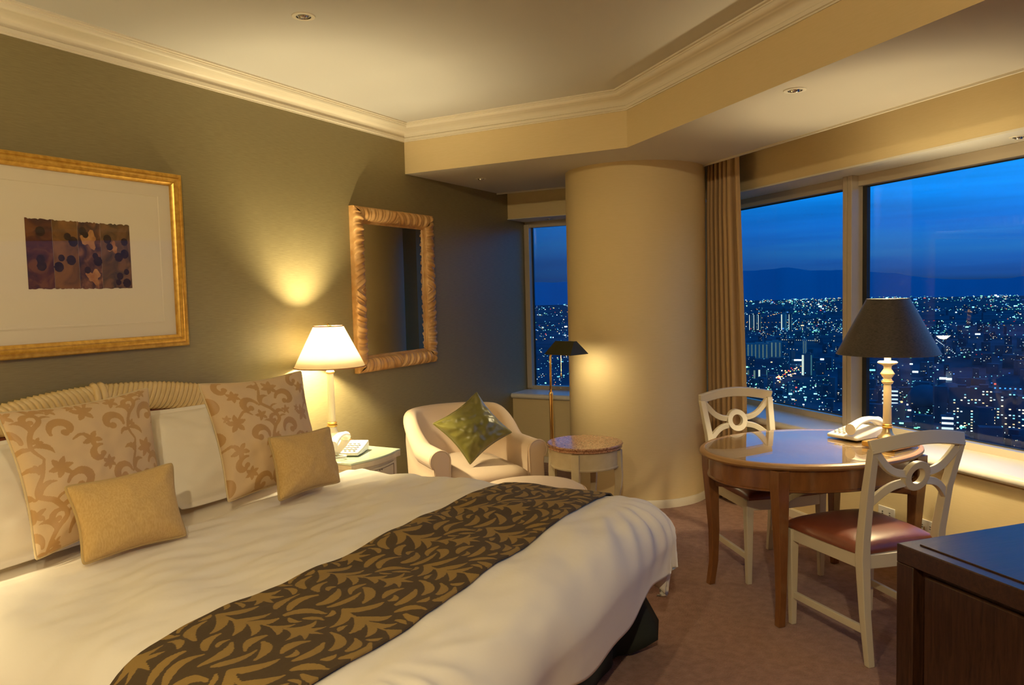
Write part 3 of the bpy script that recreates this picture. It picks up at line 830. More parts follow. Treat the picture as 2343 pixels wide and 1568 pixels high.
# duvet: flat cloth coordinates (a, b) laid over the mattress with padded, rounded overhang
XE, BE, RB = 2.20, .875, .165
def duvet_pt(a, b, fill=1.0):
    ox = max(0.0, a-XE); oy = max(0.0, abs(b)-BE); sg = 1 if b >= 0 else -1
    d = (ox**2.2+oy**2.2)**(1/2.2) if (ox > 0 or oy > 0) else 0.0
    ux, uy = (0, 0) if d == 0 else (ox/math.hypot(ox, oy), oy/math.hypot(ox, oy))
    R = RB; q = d/R
    if q < PI/2: hor = R*math.sin(q); dz = R*(1-math.cos(q))
    else:
        e = d-R*PI/2; hor = R-.16*e+.10*e*min(1, e/.2); dz = R+e*.97
    x = min(a, XE)+ux*hor; y = (min(abs(b), BE))*sg+uy*hor*sg
    top = BTOP+.036
    # padding: crown towards the middle, quilted lumps
    cx_ = max(0, min(1, (a-.35)/.5)); mid = math.exp(-(abs(b)/1.05)**4)
    lump = .022*noise.noise(Vector((a*1.3+3, b*1.1, .3)))+.012*noise.noise(Vector((a*3.1, b*2.6, 4.2)))
    # tension folds
    fo = .013*math.sin(7*a+11*b+2*noise.noise(Vector((a, b, 2))))*max(0, noise.noise(Vector((a*1.1+7, b*1.3, 9.))))*1.6
    wr = .011*noise.noise(Vector((a*8+2*b, b*3.2-a, 6.1)))+.007*noise.noise(Vector((a*15-5*b, b*7+6*a, 2.1)))
    cor = min(1, ox/.2)*min(1, oy/.2)
    gath = cor*.024*math.sin(math.atan2(oy+1e-6, ox+1e-6)*19)
    kx, ky = a-XE+.12, abs(b)-BE+.12; kr = math.hypot(kx, ky); ka = math.atan2(ky, kx)
    ray = .011*math.sin(ka*17+2.2*noise.noise(Vector((a*3, b*3, 5))))*math.exp(-((kr-.26)/.17)**2)*(.6+.8*noise.noise(Vector((ka*3, .2, 3))))*min(1, max(0, (a-XE+.03)/.12))
    hang = min(1, max(0, (d-.16)/.2))
    rip = hang*(.013*math.sin(b*9+3*noise.noise(Vector((b*2, a, 1))))*(1 if ox > oy else 0) + .013*math.sin(a*9+3*noise.noise(Vector((a*2, 5, 1))))*(0 if ox > oy else 1))
    z = top-dz+(lump+fo+wr)*(1-hang)-.035*max(0, 1-(a-.64)/.14)
    out = rip+gath+ray; z += ray*(1-hang)
    z += cor*hang*.05
    return Vector((x+ux*out, BYC+y+uy*sg*out, z))
def duvet_normal(a, b):
    e = .006; p = duvet_pt(a, b); n = (duvet_pt(a+e, b)-p).cross(duvet_pt(a, b+e)-p)
    return n.normalized() if n.length > 0 else Vector((0, 0, 1))
A0, A1, B0, B1 = .69, XE+.40, -(BE+.42), BE+.42
na, nb = 170, 200
vs = []; fs = []
for i in range(na):
    a = A0+(A1-A0)*i/(na-1)
    for j in range(nb):
        b = B0+(B1-B0)*j/(nb-1)
        hem = .018*math.sin(b*6.0)+.010*math.sin(b*15+1)
        aa = a + (hem if i == na-1 else hem*max(0, (i/(na-1)-.8)*5))
        vs.append(duvet_pt(aa, b))
for i in range(na-1):
    for j in range(nb-1):
        p = i*nb+j; fs.append((p, p+1, p+nb+1, p+nb))
dv = MB(); dv.add(vs, fs)
duv = dv.build('duvet', M_LINEN, origin=(1.3, BYC, BTOP), smooth=180)
md = duv.modifiers.new('padding', 'SOLIDIFY'); md.thickness = .040; md.offset = -1
tag(duv, 'thick cream white duvet spread over the bed and hanging past its foot', 'duvet')

# runner across the foot of the bed
RA0, RA1, RB0, RB1 = 1.60, 2.09, -(BE+.30), BE+.27
nu, nvv = 150, 640
vs = np.zeros((nvv, nu, 3)); pt = np.zeros((nvv, nu), dtype=np.float32)
ca = np.linspace(RA0, RA1, 26); cb = np.linspace(RB0, RB1, 110)
grid = np.array([[duvet_pt(a, b)+duvet_normal(a, b)*.010 for a in ca] for b in cb])
def up(arr, n, axis):
    m = arr.shape[axis]; x = np.linspace(0, m-1, n); i = np.clip(np.floor(x).astype(int), 0, m-2); f = x-i
    A = np.take(arr, i, axis); B = np.take(arr, i+1, axis); sh = [1]*arr.ndim; sh[axis] = n
    return A*(1-f.reshape(sh))+B*f.reshape(sh)
vs = up(up(grid, nvv, 0), nu, 1)
UU, VV = np.meshgrid(np.linspace(0, RA1-RA0, nu), np.linspace(0, RB1-RB0, nvv))
pt = RUN.sample(VV, UU+.01).astype(np.float32)
me = bpy.data.meshes.new('bed_runner'); og = np.array((1.85, BYC, .66)); I = np.arange(nu*nvv).reshape(nvv, nu)
q = np.stack([I[:-1, :-1], I[:-1, 1:], I[1:, 1:], I[1:, :-1]], -1).reshape(-1, 4)
me.from_pydata((vs.reshape(-1, 3)-og).tolist(), [], q.tolist())
at = me.attributes.new('pattern', 'FLOAT', 'POINT'); at.data.foreach_set('value', pt.ravel())
ro = finish(me, 'bed_runner', M_RUNNER, None, Vector(og), 180)
sm = ro.modifiers.new('thickness', 'SOLIDIFY'); sm.thickness = .007; sm.offset = 0
tag(ro, 'dark brown bed runner woven with gold leaves lying across the duvet', 'bed runner')

# pillows and cushions
def pil(corners, seed, label):
    o = cushion('bed_pillow', corners, .20, 60, M_LINEN, pinch=.03, flange=.10, wr=.015, seed=seed, puff=.55, curl=.02)
    return tag(o, label, 'pillow', 'white pillows against the headboard')
pil([(.55, 1.16, .600), (.53, 2.03, .600), (.17, 2.01, .985), (.19, 1.16, .975)], 1, 'white pillow behind the left-hand floral cushion, against the headboard')
pil([(.51, 2.10, .600), (.52, 2.92, .600), (.17, 2.92, .985), (.16, 2.09, .995)], 2, 'white pillow behind the floral cushion nearer the lamp')
dp1 = lambda U, V: DAM.sample(U/.36+.35, V/.36+.10)
dp2 = lambda U, V: DAM.sample(U/.36+.82, V/.36+.55)
o = cushion('square_cushion', [(.690, 1.415, .645), (.630, 1.965, .645), (.420, 2.06, 1.135), (.490, 1.425, 1.125)], .19, 210, M_DAMASK, dp1, pipe=M_PIPE2, seed=3, wr=.007, pinch=.10, puff=.5)
tag(o, 'large beige floral damask cushion behind the wider gold cushion, left of bed', 'cushion', 'floral damask cushions')
o = cushion('square_cushion', [(.710, 2.185, .645), (.785, 2.690, .645), (.600, 2.755, 1.140), (.525, 2.215, 1.135)], .18, 210, M_DAMASK, dp2, pipe=M_PIPE2, seed=5, wr=.007, pinch=.10, puff=.5)
tag(o, 'large beige floral damask cushion beside the lit bedside lamp', 'cushion', 'floral damask cushions')
o = cushion('small_cushion', [(.885, 1.450, .648), (.940, 1.805, .648), (.830, 1.845, .898), (.775, 1.470, .890)], .16, 60, M_GOLDLIN, pipe=M_PIPE, pipe_r=.0055, seed=7, wr=.005, pinch=.11, rnd_=.05)
tag(o, 'plain gold linen cushion in front of the left-hand floral cushion', 'cushion', 'plain gold cushions')
o = cushion('small_cushion', [(.910, 2.270, .650), (.925, 2.635, .650), (.815, 2.700, .888), (.795, 2.335, .900)], .16, 60, M_GOLDLIN, pipe=M_PIPE, pipe_r=.0055, seed=9, wr=.005, pinch=.11, rnd_=.05)
tag(o, 'plain gold linen cushion in front of the floral cushion near the lamp', 'cushion', 'plain gold cushions')

# ------------------------------------------------------------------ things on the olive wall
M_GILT = pmat('gilt_wood', (.78, .46, .080), .34, .6, metal=.45, var=((.60, .32, .045), 40, (1, 1, 1), 4), bump=(.15, 160, (1, 1, 1), .001))
M_CARVE = pmat('carved_gold_wood', (.52, .27, .085), .36, .5, metal=.15, var=((.66, .40, .17), 14, (1, 1, 1), 3))
M_MAT = pmat('mat_board', (.80, .71, .55), .8, .2)
M_MIRROR = pmat('mirror_silver', (.86, .86, .84), .0, .5, metal=1.0)
def frame_sweep(y0, y1, z0, z1, prof):
    """prof: closed list (d inward from the outer edge, x off the wall)"""
    mb = MB(); rings = []
    for (y, z, sy, sz) in ((y0, z0, 1, 1), (y1, z0, -1, 1), (y1, z1, -1, -1), (y0, z1, 1, -1)):
        rings.append([(x, y+sy*d, z+sz*d) for d, x in prof])
    mb.loft(rings, closed=True); return mb
pic = thing('framed_picture', 'gilt framed print in a wide pale mat above the headboard', 'picture', (0.0, 2.065, 1.685))
PO = (0.0, 2.065, 1.685)
prof = [(0, .001), (0, .030), (.004, .035), (.014, .036), (.017, .031), (.020, .031), (.023, .034), (.030, .036), (.037, .033), (.039, .028), (.043, .028), (.046, .025), (.055, .020), (.057, .014), (.057, .001)]
frame_sweep(1.545, 2.583, 1.268, 2.102, prof).build('frame', M_GILT, pic, PO, smooth=30)
mb = MB(); mb.box((.007, 2.064, 1.685), (.006, .94, .74)); mb.build('mat_board', M_MAT, pic, PO, smooth=None)
mb = frame_sweep(1.660, 2.468, 1.385, 1.995, [(0, .010), (0, .0125), (.006, .0125), (.010, .0095), (.010, .009)]); mb.build('mat_bevel', M_MAT, pic, PO, smooth=None)
# the print: five torn-edged strips of warm browns with dark round blots
def art_mat(k, c0, c1, c2, seed):
    m = bpy.data.materials.new('print_strip_%d' % k); m.use_nodes = True
    t = NT(m.node_tree); p = t.n['Principled BSDF']; p.inputs['Roughness'].default_value = .8
    tc = t.add('ShaderNodeTexCoord'); mp = t.add('ShaderNodeMapping'); mp.inputs['Location'].default_value = (seed, seed*1.7, seed*.6); t.link(tc, 'Object', mp, 0)
    nz = t.add('ShaderNodeTexNoise', i_Scale=13.0, i_Detail=3.0, i_Distortion=1.2); t.link(mp, 0, nz, 0)
    r = t.ramp(nz, 0, [(.36, c0), (.50, c1), (.64, c2)]); t.link(r, 0, p, 'Base Color')
    return m
M_BLOT = pmat('dark_print_blot', (.030, .018, .018), .8, .2, var=((.055, .030, .020), 40, (1, 1, 1), 3))
M_BLOTL = pmat('pale_print_blot', (.50, .26, .10), .8, .2, var=((.36, .15, .05), 30, (1, 1, 1), 3))
ar = random.Random(4)
edges = [1.834, 1.945, 2.055, 2.160, 2.303]
cols = [((.055, .016, .014), (.095, .025, .012), (.17, .060, .016)), ((.12, .055, .012), (.20, .085, .018), (.25, .11, .025)), ((.045, .018, .018), (.12, .045, .02), (.30, .13, .05)), ((.06, .035, .020), (.13, .065, .022), (.20, .095, .035))]
prn = MB()
art = None
for k in range(4):
    y0, y1 = edges[k], edges[k+1]-.0015; n = 16
    bot = [(y0+(y1-y0)*i/n, 1.551+.0025*ar.uniform(-1, 1)) for i in range(n+1)]; top = [(y1-(y1-y0)*i/n, 1.840+.003*ar.uniform(-1, 1)) for i in range(n+1)]
    mb = MB(); poly = bot+top
    mb.add([(.0105, y, z) for y, z in poly]+[(.0118, y, z) for y, z in poly], [tuple(range(len(poly)-1, -1, -1)), tuple(range(len(poly), 2*len(poly)))]+[(i, (i+1) % len(poly), len(poly)+(i+1) % len(poly), len(poly)+i) for i in range(len(poly))])
    st = mb.build('print_strip', art_mat(k, *cols[k], 3.1+k*5.7), pic, PO, smooth=None)
    bl = MB(); pale = MB()
    for q in range((3, 5, 5, 9)[k]):
        cy, cz = ar.uniform(y0+.018, y1-.018), ar.uniform(1.572, 1.818); r = ar.uniform(.013, .021); pts = 18
        dep = .0121+.0001*q
        bl = MB(); bl.add([(dep, cy, cz)]+[(dep, cy+r*math.cos(2*PI*i/pts)*(1+.08*math.sin(3*i)), cz+r*1.05*math.sin(2*PI*i/pts)) for i in range(pts)], [(0, 1+i, 1+(i+1) % pts) for i in range(pts)])
        bl.build('print_blot', M_BLOT, st, PO, smooth=None)
    if k in (2, 3):
        for cy, cz, r in (((2.105, 1.765, .034), (2.118, 1.603, .030)) if k == 2 else ((2.215, 1.735, .022),)):
            pts = 22
            pale = MB(); pale.add([(.0120, cy, cz)]+[(.0120, cy+r*(1+.28*math.sin(3*a+cy*50)+.22*math.sin(5*a+1)+.10*math.sin(11*a))*math.cos(a), cz+r*(1+.28*math.sin(3*a+cy*50)+.22*math.sin(5*a+1)+.10*math.sin(11*a))*math.sin(a)) for a in [2*PI*i/pts for i in range(pts)]], [(0, 1+i, 1+(i+1) % pts) for i in range(pts)])
            pale.build('pale_blot', M_BLOTL, st, PO, smooth=None)
g = MB(); g.box((.0165, 2.064, 1.685), (.002, .93, .73)); g.build('picture_glass', M_PICGLASS, pic, PO, smooth=None)

# mirror in a carved, twisted-leaf frame
MY0, MY1, MZ0, MZ1 = 3.855, 4.745, .993, 2.070
MO = (0.0, (MY0+MY1)/2, 1.53)
mir = thing('wall_mirror', 'rectangular mirror in a carved gold leaf-twist frame beside the bedside lamp', 'mirror', MO)
fr = MB()
FW = .092
def carve_side(p0, p1, inward, axis_len, nsp):
    """half-round bar with leaf ridges winding outwards from the middle; mitred at both ends"""
    NL, NA = 300, 26; rings = []
    p0 = Vector(p0); p1 = Vector(p1); d = (p1-p0); L = d.length; d = d/L; inw = Vector(inward)
    for i in range(NL+1):
        s_ = i/NL; ring = []
        for j in range(NA+1):
            q = j/NA; ang = PI*q
            off = FW*(.5-.5*math.cos(ang)); hgt = .030+.034*math.sin(ang)
            x = s_*L; m = x-L/2; ph = (abs(m)/L*nsp - q*1.35)
            rid = abs((ph % 1.0)-.5)*2           # 0..1
            fine = abs(((ph*2+.25) % 1.0)-.5)*2
            hgt += math.sin(ang)**.5*(.014*max(0, rid-.50)/.50 + .0085*max(0, fine-.55)/.45-.009)
            x = off+(L-2*off)*s_
            pt_ = p0+d*x+inw*off; ring.append((hgt, pt_.y, pt_.z))
        a = p0+inw*0+d*0; b = p0+inw*FW+d*FW
        e0 = p0+d*(L*s_); e1 = p0+inw*FW+d*(FW+(L-2*FW)*s_)
        ring = [(.001, e0.y, e0.z)]+ring+[(.012, e1.y, e1.z)]
        rings.append(ring)
    m_ = len(rings[0]); vs = [p for r in rings for p in r]
    fr.add(vs, [(i*m_+j, i*m_+j+1, (i+1)*m_+j+1, (i+1)*m_+j) for i in range(NL) for j in range(m_-1)])
carve_side((0, MY0, MZ0), (0, MY1, MZ0), (0, 0, 1), 1, 11)
carve_side((0, MY1, MZ0), (0, MY1, MZ1), (0, -1, 0), 1, 14)
carve_side((0, MY1, MZ1), (0, MY0, MZ1), (0, 0, -1), 1, 11)
carve_side((0, MY0, MZ1), (0, MY0, MZ0), (0, 1, 0), 1, 14)
fr.build('frame', M_CARVE, mir, MO, smooth=50)
mb = frame_sweep(MY0+FW-.004, MY1-FW+.004, MZ0+FW-.004, MZ1-FW+.004, [(0, .012), (0, .030), (.006, .031), (.008, .026), (.014, .026), (.016, .020), (.020, .020), (.020, .012)]); mb.build('inner_moulding', M_CARVE, mir, MO, smooth=None)
mb = MB(); mb.box((.012, (MY0+MY1)/2, (MZ0+MZ1)/2), (.006, MY1-MY0-2*FW+.01, MZ1-MZ0-2*FW+.01)); mb.build('mirror_glass', M_MIRROR, mir, MO, smooth=None)

# ------------------------------------------------------------------ nightstand, lamp and telephone
M_CREAMF = pmat('cream_furniture_paint', (.52, .42, .26), .45, .4, var=((.58, .48, .31), 16, (1, 1, 1), 3))
M_GROOVE = pmat('brown_groove_line', (.16, .10, .05), .6)
M_TOPGLASS = pmat('green_edged_glass', (.50, .58, .42), .06, .5, coat=.5)
M_BLACK = pmat('black_plastic', (.012, .012, .014), .35)
M_WHITEPL = pmat('white_plastic', (.80, .76, .70), .3, .5)
M_GREYKEY = pmat('grey_key', (.45, .43, .40), .5)
M_IVORY = pmat('ivory_paint', (.74, .64, .48), .35, .5)
M_BRASS = pmat('polished_brass', (.85, .56, .20), .16, .5, metal=1.0)
M_GILTLINE = pmat('gilt_line', (.62, .36, .09), .35, .5, metal=.6)
M_SHADE = translucent_mat('cream_lampshade', (.84, .80, .70), (.97, .91, .78), .62)
M_SHADETRIM = pmat('shade_trim_braid', (.30, .13, .05), .7)
def bulb_mat():
    m = bpy.data.materials.new('lit_bulb_glass'); m.use_nodes = True
    t = NT(m.node_tree); t.n.clear(); out = t.add('ShaderNodeOutputMaterial'); mix = t.add('ShaderNodeMixShader'); mix.inputs[0].default_value = .15
    a = t.add('ShaderNodeBsdfTransparent'); b = t.add('ShaderNodeEmission', i_Strength=40.0); b.inputs[0].default_value = (1, .75, .42, 1)
    t.link(a, 0, mix, 1); t.link(b, 0, mix, 2); t.link(mix, 0, out, 0); m.cycles.emission_sampling = 'NONE'
    return m
M_BULB = bulb_mat()
NSZ = .635
def make_nightstand(loc, label):
    t = thing('nightstand', label, 'nightstand', loc)
    def serp(y, o=0.0):          # serpentine front, y from -.28 to .25
        a = abs(y)/.205
        return .560+.030*(1-min(1, a*1.25)**2)*(1 if a < .8 else 0)+o
    front = [(serp(y), y) for y in np.linspace(-.195, .195, 21)]
    poly = [(.0, -.195)]+front+[(.0, .195)]
    b = MB(); b.prism(poly, .08, .592); b.build('body', M_CREAMF, t, bevel=.004)
    tp = [(.0, -.21)]+[(x+.018, y*.21/.195) for x, y in front]+[(.0, .21)]
    m = MB(); m.prism(tp, .592, .622); m.build('top', M_CREAMF, t, bevel=.004)
    m = MB(); m.prism(tp, .6225, .632); m.build('glass_top', M_TOPGLASS, t, bevel=.002)
    for z0, z1, nm in ((.475, .575, 'drawer'), (.12, .455, 'door')):
        f = [(serp(y)+.001, y) for y in np.linspace(-.165, .165, 19)]
        m = MB(); m.prism(f+[(x+.008, y) for x, y in f[::-1]], z0, z1); d = m.build(nm, M_CREAMF, t, bevel=.003)
        lines = MB()
        for zz in (z0+.012, z1-.012): lines.tube([(x+.0095, y, zz) for x, y in f[1:-1]], .0016, 5)
        for i in (1, -2): lines.tube([(f[i][0]+.0095, f[i][1], z0+.012), (f[i][0]+.0095, f[i][1], z1-.012)], .0016, 5)
        lines.build('groove_line', M_GROOVE, d)
        if nm == 'drawer':
            k = MB(); k.lathe([(.014, 0), (.014, .006), (.010, .010), (.006, .010)], 16, Matrix.Translation((serp(-.05)+.009, -.05, (z0+z1)/2+.02)) @ Matrix.Rotation(PI/2, 4, 'Y')); k.build('switch', M_BLACK, d)
            lb = MB()
            for i in range(2): lb.box((serp(0)+.009, -.005+.018*i, z1-.018), (.001, .010, .006))
            lb.build('small_sign', M_GROOVE, d)
    for x in (.04, .52):
        for y in (-.165, .165):
            l = MB(); l.loft([[(x+s*(i), y+s*(j), z) for i, j in ((-1, -1), (1, -1), (1, 1), (-1, 1))] for z, s in ((0, .017), (.08, .024))]); l.build('leg', M_CREAMF, t)
    return t
NS = make_nightstand((0.082, 3.228, 0), 'cream painted nightstand with glass top and serpentine front beside the bed')

def make_bed_lamp(loc, label, power):
    t = thing('table_lamp', label, 'lamp', loc, group=None)
    m = MB(); m.box((0, 0, .013), (.155, .155, .026)); m.build('plinth', M_GILTLINE, t, bevel=.004)
    st = MB(); st.lathe([(.066, .026), (.067, .034), (.062, .040), (.045, .052), (.030, .075), (.024, .098), (.023, .104)], 32)
    st.build('base', M_IVORY, t, smooth=50)
    m = MB(); m.lathe([(.023, .104), (.030, .108), (.031, .114), (.024, .118), (.027, .123), (.029, .128), (.024, .133), (.020, .135)], 28); m.build('ring', M_GILTLINE, t, smooth=50)
    m = MB(); m.lathe([(.021, .135), (.0195, .40), (.0195, .415)], 12); m.build('column', M_IVORY, t, smooth=20)
    m = MB(); m.lathe([(.0195, .415), (.024, .418), (.026, .424), (.022, .430)], 24); m.build('ring', M_GILTLINE, t, smooth=50)
    m = MB(); m.lathe([(.022, .430), (.017, .436), (.016, .47), (.014, .475)], 20); m.build('socket', M_IVORY, t, smooth=50)
    bl = MB(); bl.lathe([(.012, .475), (.012, .53), (.015, .545), (.027, .572), (.029, .588), (.024, .606), (.010, .617), (.001, .619)], 20); bl.build('bulb', M_BULB, t, smooth=180)
    sh = MB(); sh.lathe([(.202, .455), (.085, .690)], 56, caps=False); s = sh.build('lamp_shade', M_SHADE, t, smooth=180)
    s.modifiers.new('thickness', 'SOLIDIFY').thickness = .0015
    tr = MB()
    for r, z in ((.2025, .455), (.0855, .690)): tr.tube([(r*math.cos(2*PI*i/48), r*math.sin(2*PI*i/48), z) for i in range(48)], .0032, 6, closed=True)
    tr.build('shade_trim', M_SHADETRIM, s, smooth=180)
    hp = MB()
    for sg in (-1, 1): hp.tube([(sg*.045*math.sin(a)**.7, 0, .475+.215*(1-math.cos(a))/2) for a in np.linspace(.05, PI-.05, 12)], .0014, 5)
    for k in range(3): hp.tube([(0, 0, .690), (.085*math.cos(2*PI*k/3), .085*math.sin(2*PI*k/3), .690)], .0014, 5)
    hp.lathe([(.006, .688), (.008, .698), (.004, .706)], 12); hp.build('harp', M_BRASS, s, smooth=60)
    lamp_light('bedside_glow', (0, 0, .588), power, .032, parent=t)
    return t
BL = make_bed_lamp((.215, 3.385, NSZ-.002), 'lit cream bedside lamp with ivory column on the nightstand', 86)

def make_phone(name, loc, rz, label, low_rear=False):
    t = thing(name, label, 'telephone', loc, rz)
    # body: low wedge, x = width, y = depth (front at -y)
    th = -1 if low_rear else 1; b = MB(); b.loft([[(-.085, -.105*th, .004), (.085, -.105*th, .004), (.085, -.105*th, .022), (-.085, -.105*th, .022)], [(-.088, -.02*th, .002), (.088, -.02*th, .002), (.088, -.02*th, .034), (-.088, -.02*th, .034)], [(-.085, .10*th, .002), (.085, .10*th, .002), (.085, .10*th, .054), (-.085, .10*th, .054)]])
    b.build('body', M_WHITEPL, t, bevel=.007, bseg=3)
    k = MB()
    for i in range(4):
        for j in range(3):
            y = -.075+.030*i; z = .0255+(.0365-.0225)*(y+.105)/.085*1.0
            k.box((.005+.024*j, y*th, z+.003), (.014, .015, .006))
    k.build('keypad', M_GREYKEY, t, bevel=.002)
    h = MB(); sec = []
    n = 13
    for i in range(n):
        s_ = i/(n-1); y = -.11+.22*s_; arch = .022*math.sin(PI*s_); e = abs(s_-.5)*2
        w_ = .023+.006*e**4; hh = .014+.014*e**5; zc = .066+arch-.008*e**5+(.014*s_ if not low_rear else .014*(1-s_))
        sec.append([(-.052+w_*math.cos(a), y, zc+hh*math.sin(a)) for a in [2*PI*q/12 for q in range(12)]])
    h.loft(sec); h.build('handset', M_WHITEPL, t, smooth=60)
    c = MB(); pts = []
    L0 = [(-.055, -.115, .045), (-.075, -.150, .015), (-.030, -.185, .012), (.02, -.175, .012), (.03, -.145, .012), (-.02, -.125, .012)]
    P = [Vector(p) for p in L0]
    for i in range(len(P)-1):
        a, b_, c_, d = P[max(i-1, 0)], P[i], P[i+1], P[min(i+2, len(P)-1)]
        for s_ in np.linspace(0, 1, 10)[:-1]:
            pts.append(.5*((2*b_)+(c_-a)*s_+(2*a-5*b_+4*c_-d)*s_*s_+(-a+3*b_-3*c_+d)*s_**3))
    coil = []
    for i in range(len(pts)*5-5):
        f = i/5; p = pts[int(f)].lerp(pts[min(int(f)+1, len(pts)-1)], f-int(f)); a = i*1.25
        coil.append((p.x+.0055*math.cos(a), p.y+.0055*math.sin(a)*.6, p.z+.0055*math.sin(a)))
    c.tube(coil, .0022, 5); c.build('coiled_cord', M_WHITEPL, t, smooth=180)
    return t
make_phone('telephone', (.462, 3.235, NSZ-.0025), math.radians(22), 'white push button telephone on the nightstand below the lit lamp')

# the matching pair on the bed's other side (its lamp lights the wall and the pillows)
def mirrored_pair():
    n2 = copy_tree(NS); n2.location = (.082, .90, 0); n2['label'] = 'matching cream nightstand on the near side of the bed, out of the picture'
    l2 = copy_tree(BL); l2.location = (.215, .76, NSZ-.002); l2['label'] = 'matching lit lamp on the near nightstand, out of the picture'
    for ch in l2.children:
        if ch.type == 'LIGHT':
            ch.data = ch.data.copy(); ch.data.energy = 54
mirrored_pair()

# ------------------------------------------------------------------ armchair with satin cushion, ottoman
M_UPH = pmat('cream_upholstery', (.62, .47, .33), .85, .2, sheen=.15, bump=(.15, 600, (1, 1, 1), .001))
M_DARKLEG = wood_mat('dark_leg_wood', (.05, .025, .012), (.09, .045, .02), .4, .3)
AC = (.634, 4.205, 0); ARZ = math.atan2(-.59, .807)
arm = thing('armchair', 'cream upholstered tub armchair with rolled arms in the corner below the mirror', 'armchair', AC, ARZ)
def u_path(n=70):
    pts = []; R = .315; xa = -.06; xf_ = .335
    L1 = xf_-xa; Ltot = 2*L1+PI*R
    for i in range(n):
        s_ = Ltot*i/(n-1)
        if s_ < L1: pts.append((xf_-s_, -R, 0, -1, s_))
        elif s_ < L1+PI*R:
            a = -PI/2-(s_-L1)/R; pts.append((xa+R*math.cos(a), R*math.sin(a), math.cos(a), math.sin(a), s_))
        else: pts.append((xa+(s_-L1-PI*R), R, 0, 1, s_))
    return pts, Ltot
pts, LT = u_path()
rings = []
for x, y, nx, ny, s_ in pts:
    e = min(s_, LT-s_)                 # distance from an arm front
    h = .565+.165*smoothed(min(1, max(0, (e-.27)/.33)))
    rr = .062-.016*smoothed(min(1, max(0, (e-.25)/.25))); lean_ = .05*smoothed(min(1, max(0, (e-.30)/.4)))
    sec = []
    sec += [(-.055, .13), (-.060, .30), (-.060+lean_*.4, h-.12)]
    sec += [(.010+lean_+rr*math.cos(a)*1.05, h-rr+rr*math.sin(a)) for a in np.linspace(PI*1.02, -PI*.28, 12)]
    sec += [(.052+lean_*.8, h-.17), (.062, .30), (.055, .13)]
    rings.append([(x+nx*o_, y+ny*o_, z) for o_, z in sec])
m = MB(); m.loft(rings); m.build('back_and_arms', M_UPH, arm, smooth=60)
for sg in (-1, 1):
    m = MB(); yc = sg*.325
    outl = [(yc+sg*.062*math.cos(a)*1.0, .503+.062*math.sin(a)) for a in np.linspace(-PI*.25, PI*1.0, 18)]+[(yc-sg*.050, .14), (yc+sg*.045, .14), (yc+sg*.040, .42)]
    rings = [[(.334, y, z) for y, z in outl], [(.350, y, z) for y, z in outl], [(.355, yc+(y-yc)*.82, .33+(z-.33)*.965) for y, z in outl]]
    m.loft(rings); p = m.build('arm_front', M_UPH, arm, smooth=30)
    pp = MB(); pp.tube([(.351, y, z) for y, z in outl[:-1]], .005, 7); pp.build('piping', M_UPH, p, smooth=180)
sm_ = MB()
seat = [(-.10+.245*math.cos(a), .245*math.sin(a)) for a in np.linspace(PI/2, 3*PI/2, 20)]+[(.36, -.245), (.385, -.21), (.395, -.12), (.398, 0), (.395, .12), (.385, .21), (.36, .245)]
def inset(poly, k): 
    cx_ = sum(p[0] for p in poly)/len(poly); return [(cx_+(x-cx_)*k, y*k) for x, y in poly]
sm_.loft([[(x, y, z) for x, y in inset(seat, k)] for z, k in ((.27, .95), (.285, 1.0), (.36, 1.0), (.385, .97), (.402, .88), (.412, .6), (.415, .2))]); sm_.build('seat_cushion', M_UPH, arm, smooth=180)
m = MB(); m.prism([(x*.98, y*1.15) for x, y in seat], .12, .272); m.build('seat_base', M_UPH, arm, smooth=30)
for x, y in ((.30, -.26), (.30, .26), (-.24, -.20), (-.24, .20)):
    l = MB(); l.lathe([(.014, 0), (.022, .12)], 12, Matrix.Translation((x, y, 0))); l.build('leg', M_DARKLEG, arm)
f_ = Vector((.807, -.59, 0)); l_ = Vector((.59, .807, 0))
def acp(x, y, z): return tuple(Vector(AC)+f_*x+l_*y+Vector((0, 0, z)))
o = cushion('satin_cushion', [(.760, 4.010, .428), (.900, 4.312, .589), (.700, 4.212, .858), (.556, 3.908, .691)], .17, 60, M_SATIN, pipe=M_SATIN, seed=12, wr=.010, pinch=.13, puff=.5)
tag(o, 'shiny olive green satin cushion set on its point in the armchair', 'cushion')

OT = (1.315, 3.745, 0)
ot = thing('ottoman', 'cream upholstered rounded ottoman in front of the armchair behind the bed', 'ottoman', OT, ARZ)
m = MB(); m.ellring([(.02, .14), (0, .16), (0, .285)], .285, .31, 48); m.build('base', M_UPH, ot, smooth=40)
m = MB(); m.ellring([(.01, .285), (-.008, .300), (-.012, .335), (-.010, .370), (.005, .391), (.035, .409), (.09, .421), (.2, .427)], .285, .31, 48); c_ = m.build('pad', M_UPH, ot, smooth=180)
m = MB(); m.tube([(.292*math.cos(2*PI*i/48), .317*math.sin(2*PI*i/48), .380) for i in range(48)], .005, 6, closed=True); m.build('piping', M_UPH, c_, smooth=180)
for x in (-.15, .15):
    for y in (-.16, .16):
        l = MB(); l.lathe([(.013, 0), (.020, .145)], 12, Matrix.Translation((x, y, 0))); l.build('leg', M_DARKLEG, ot)

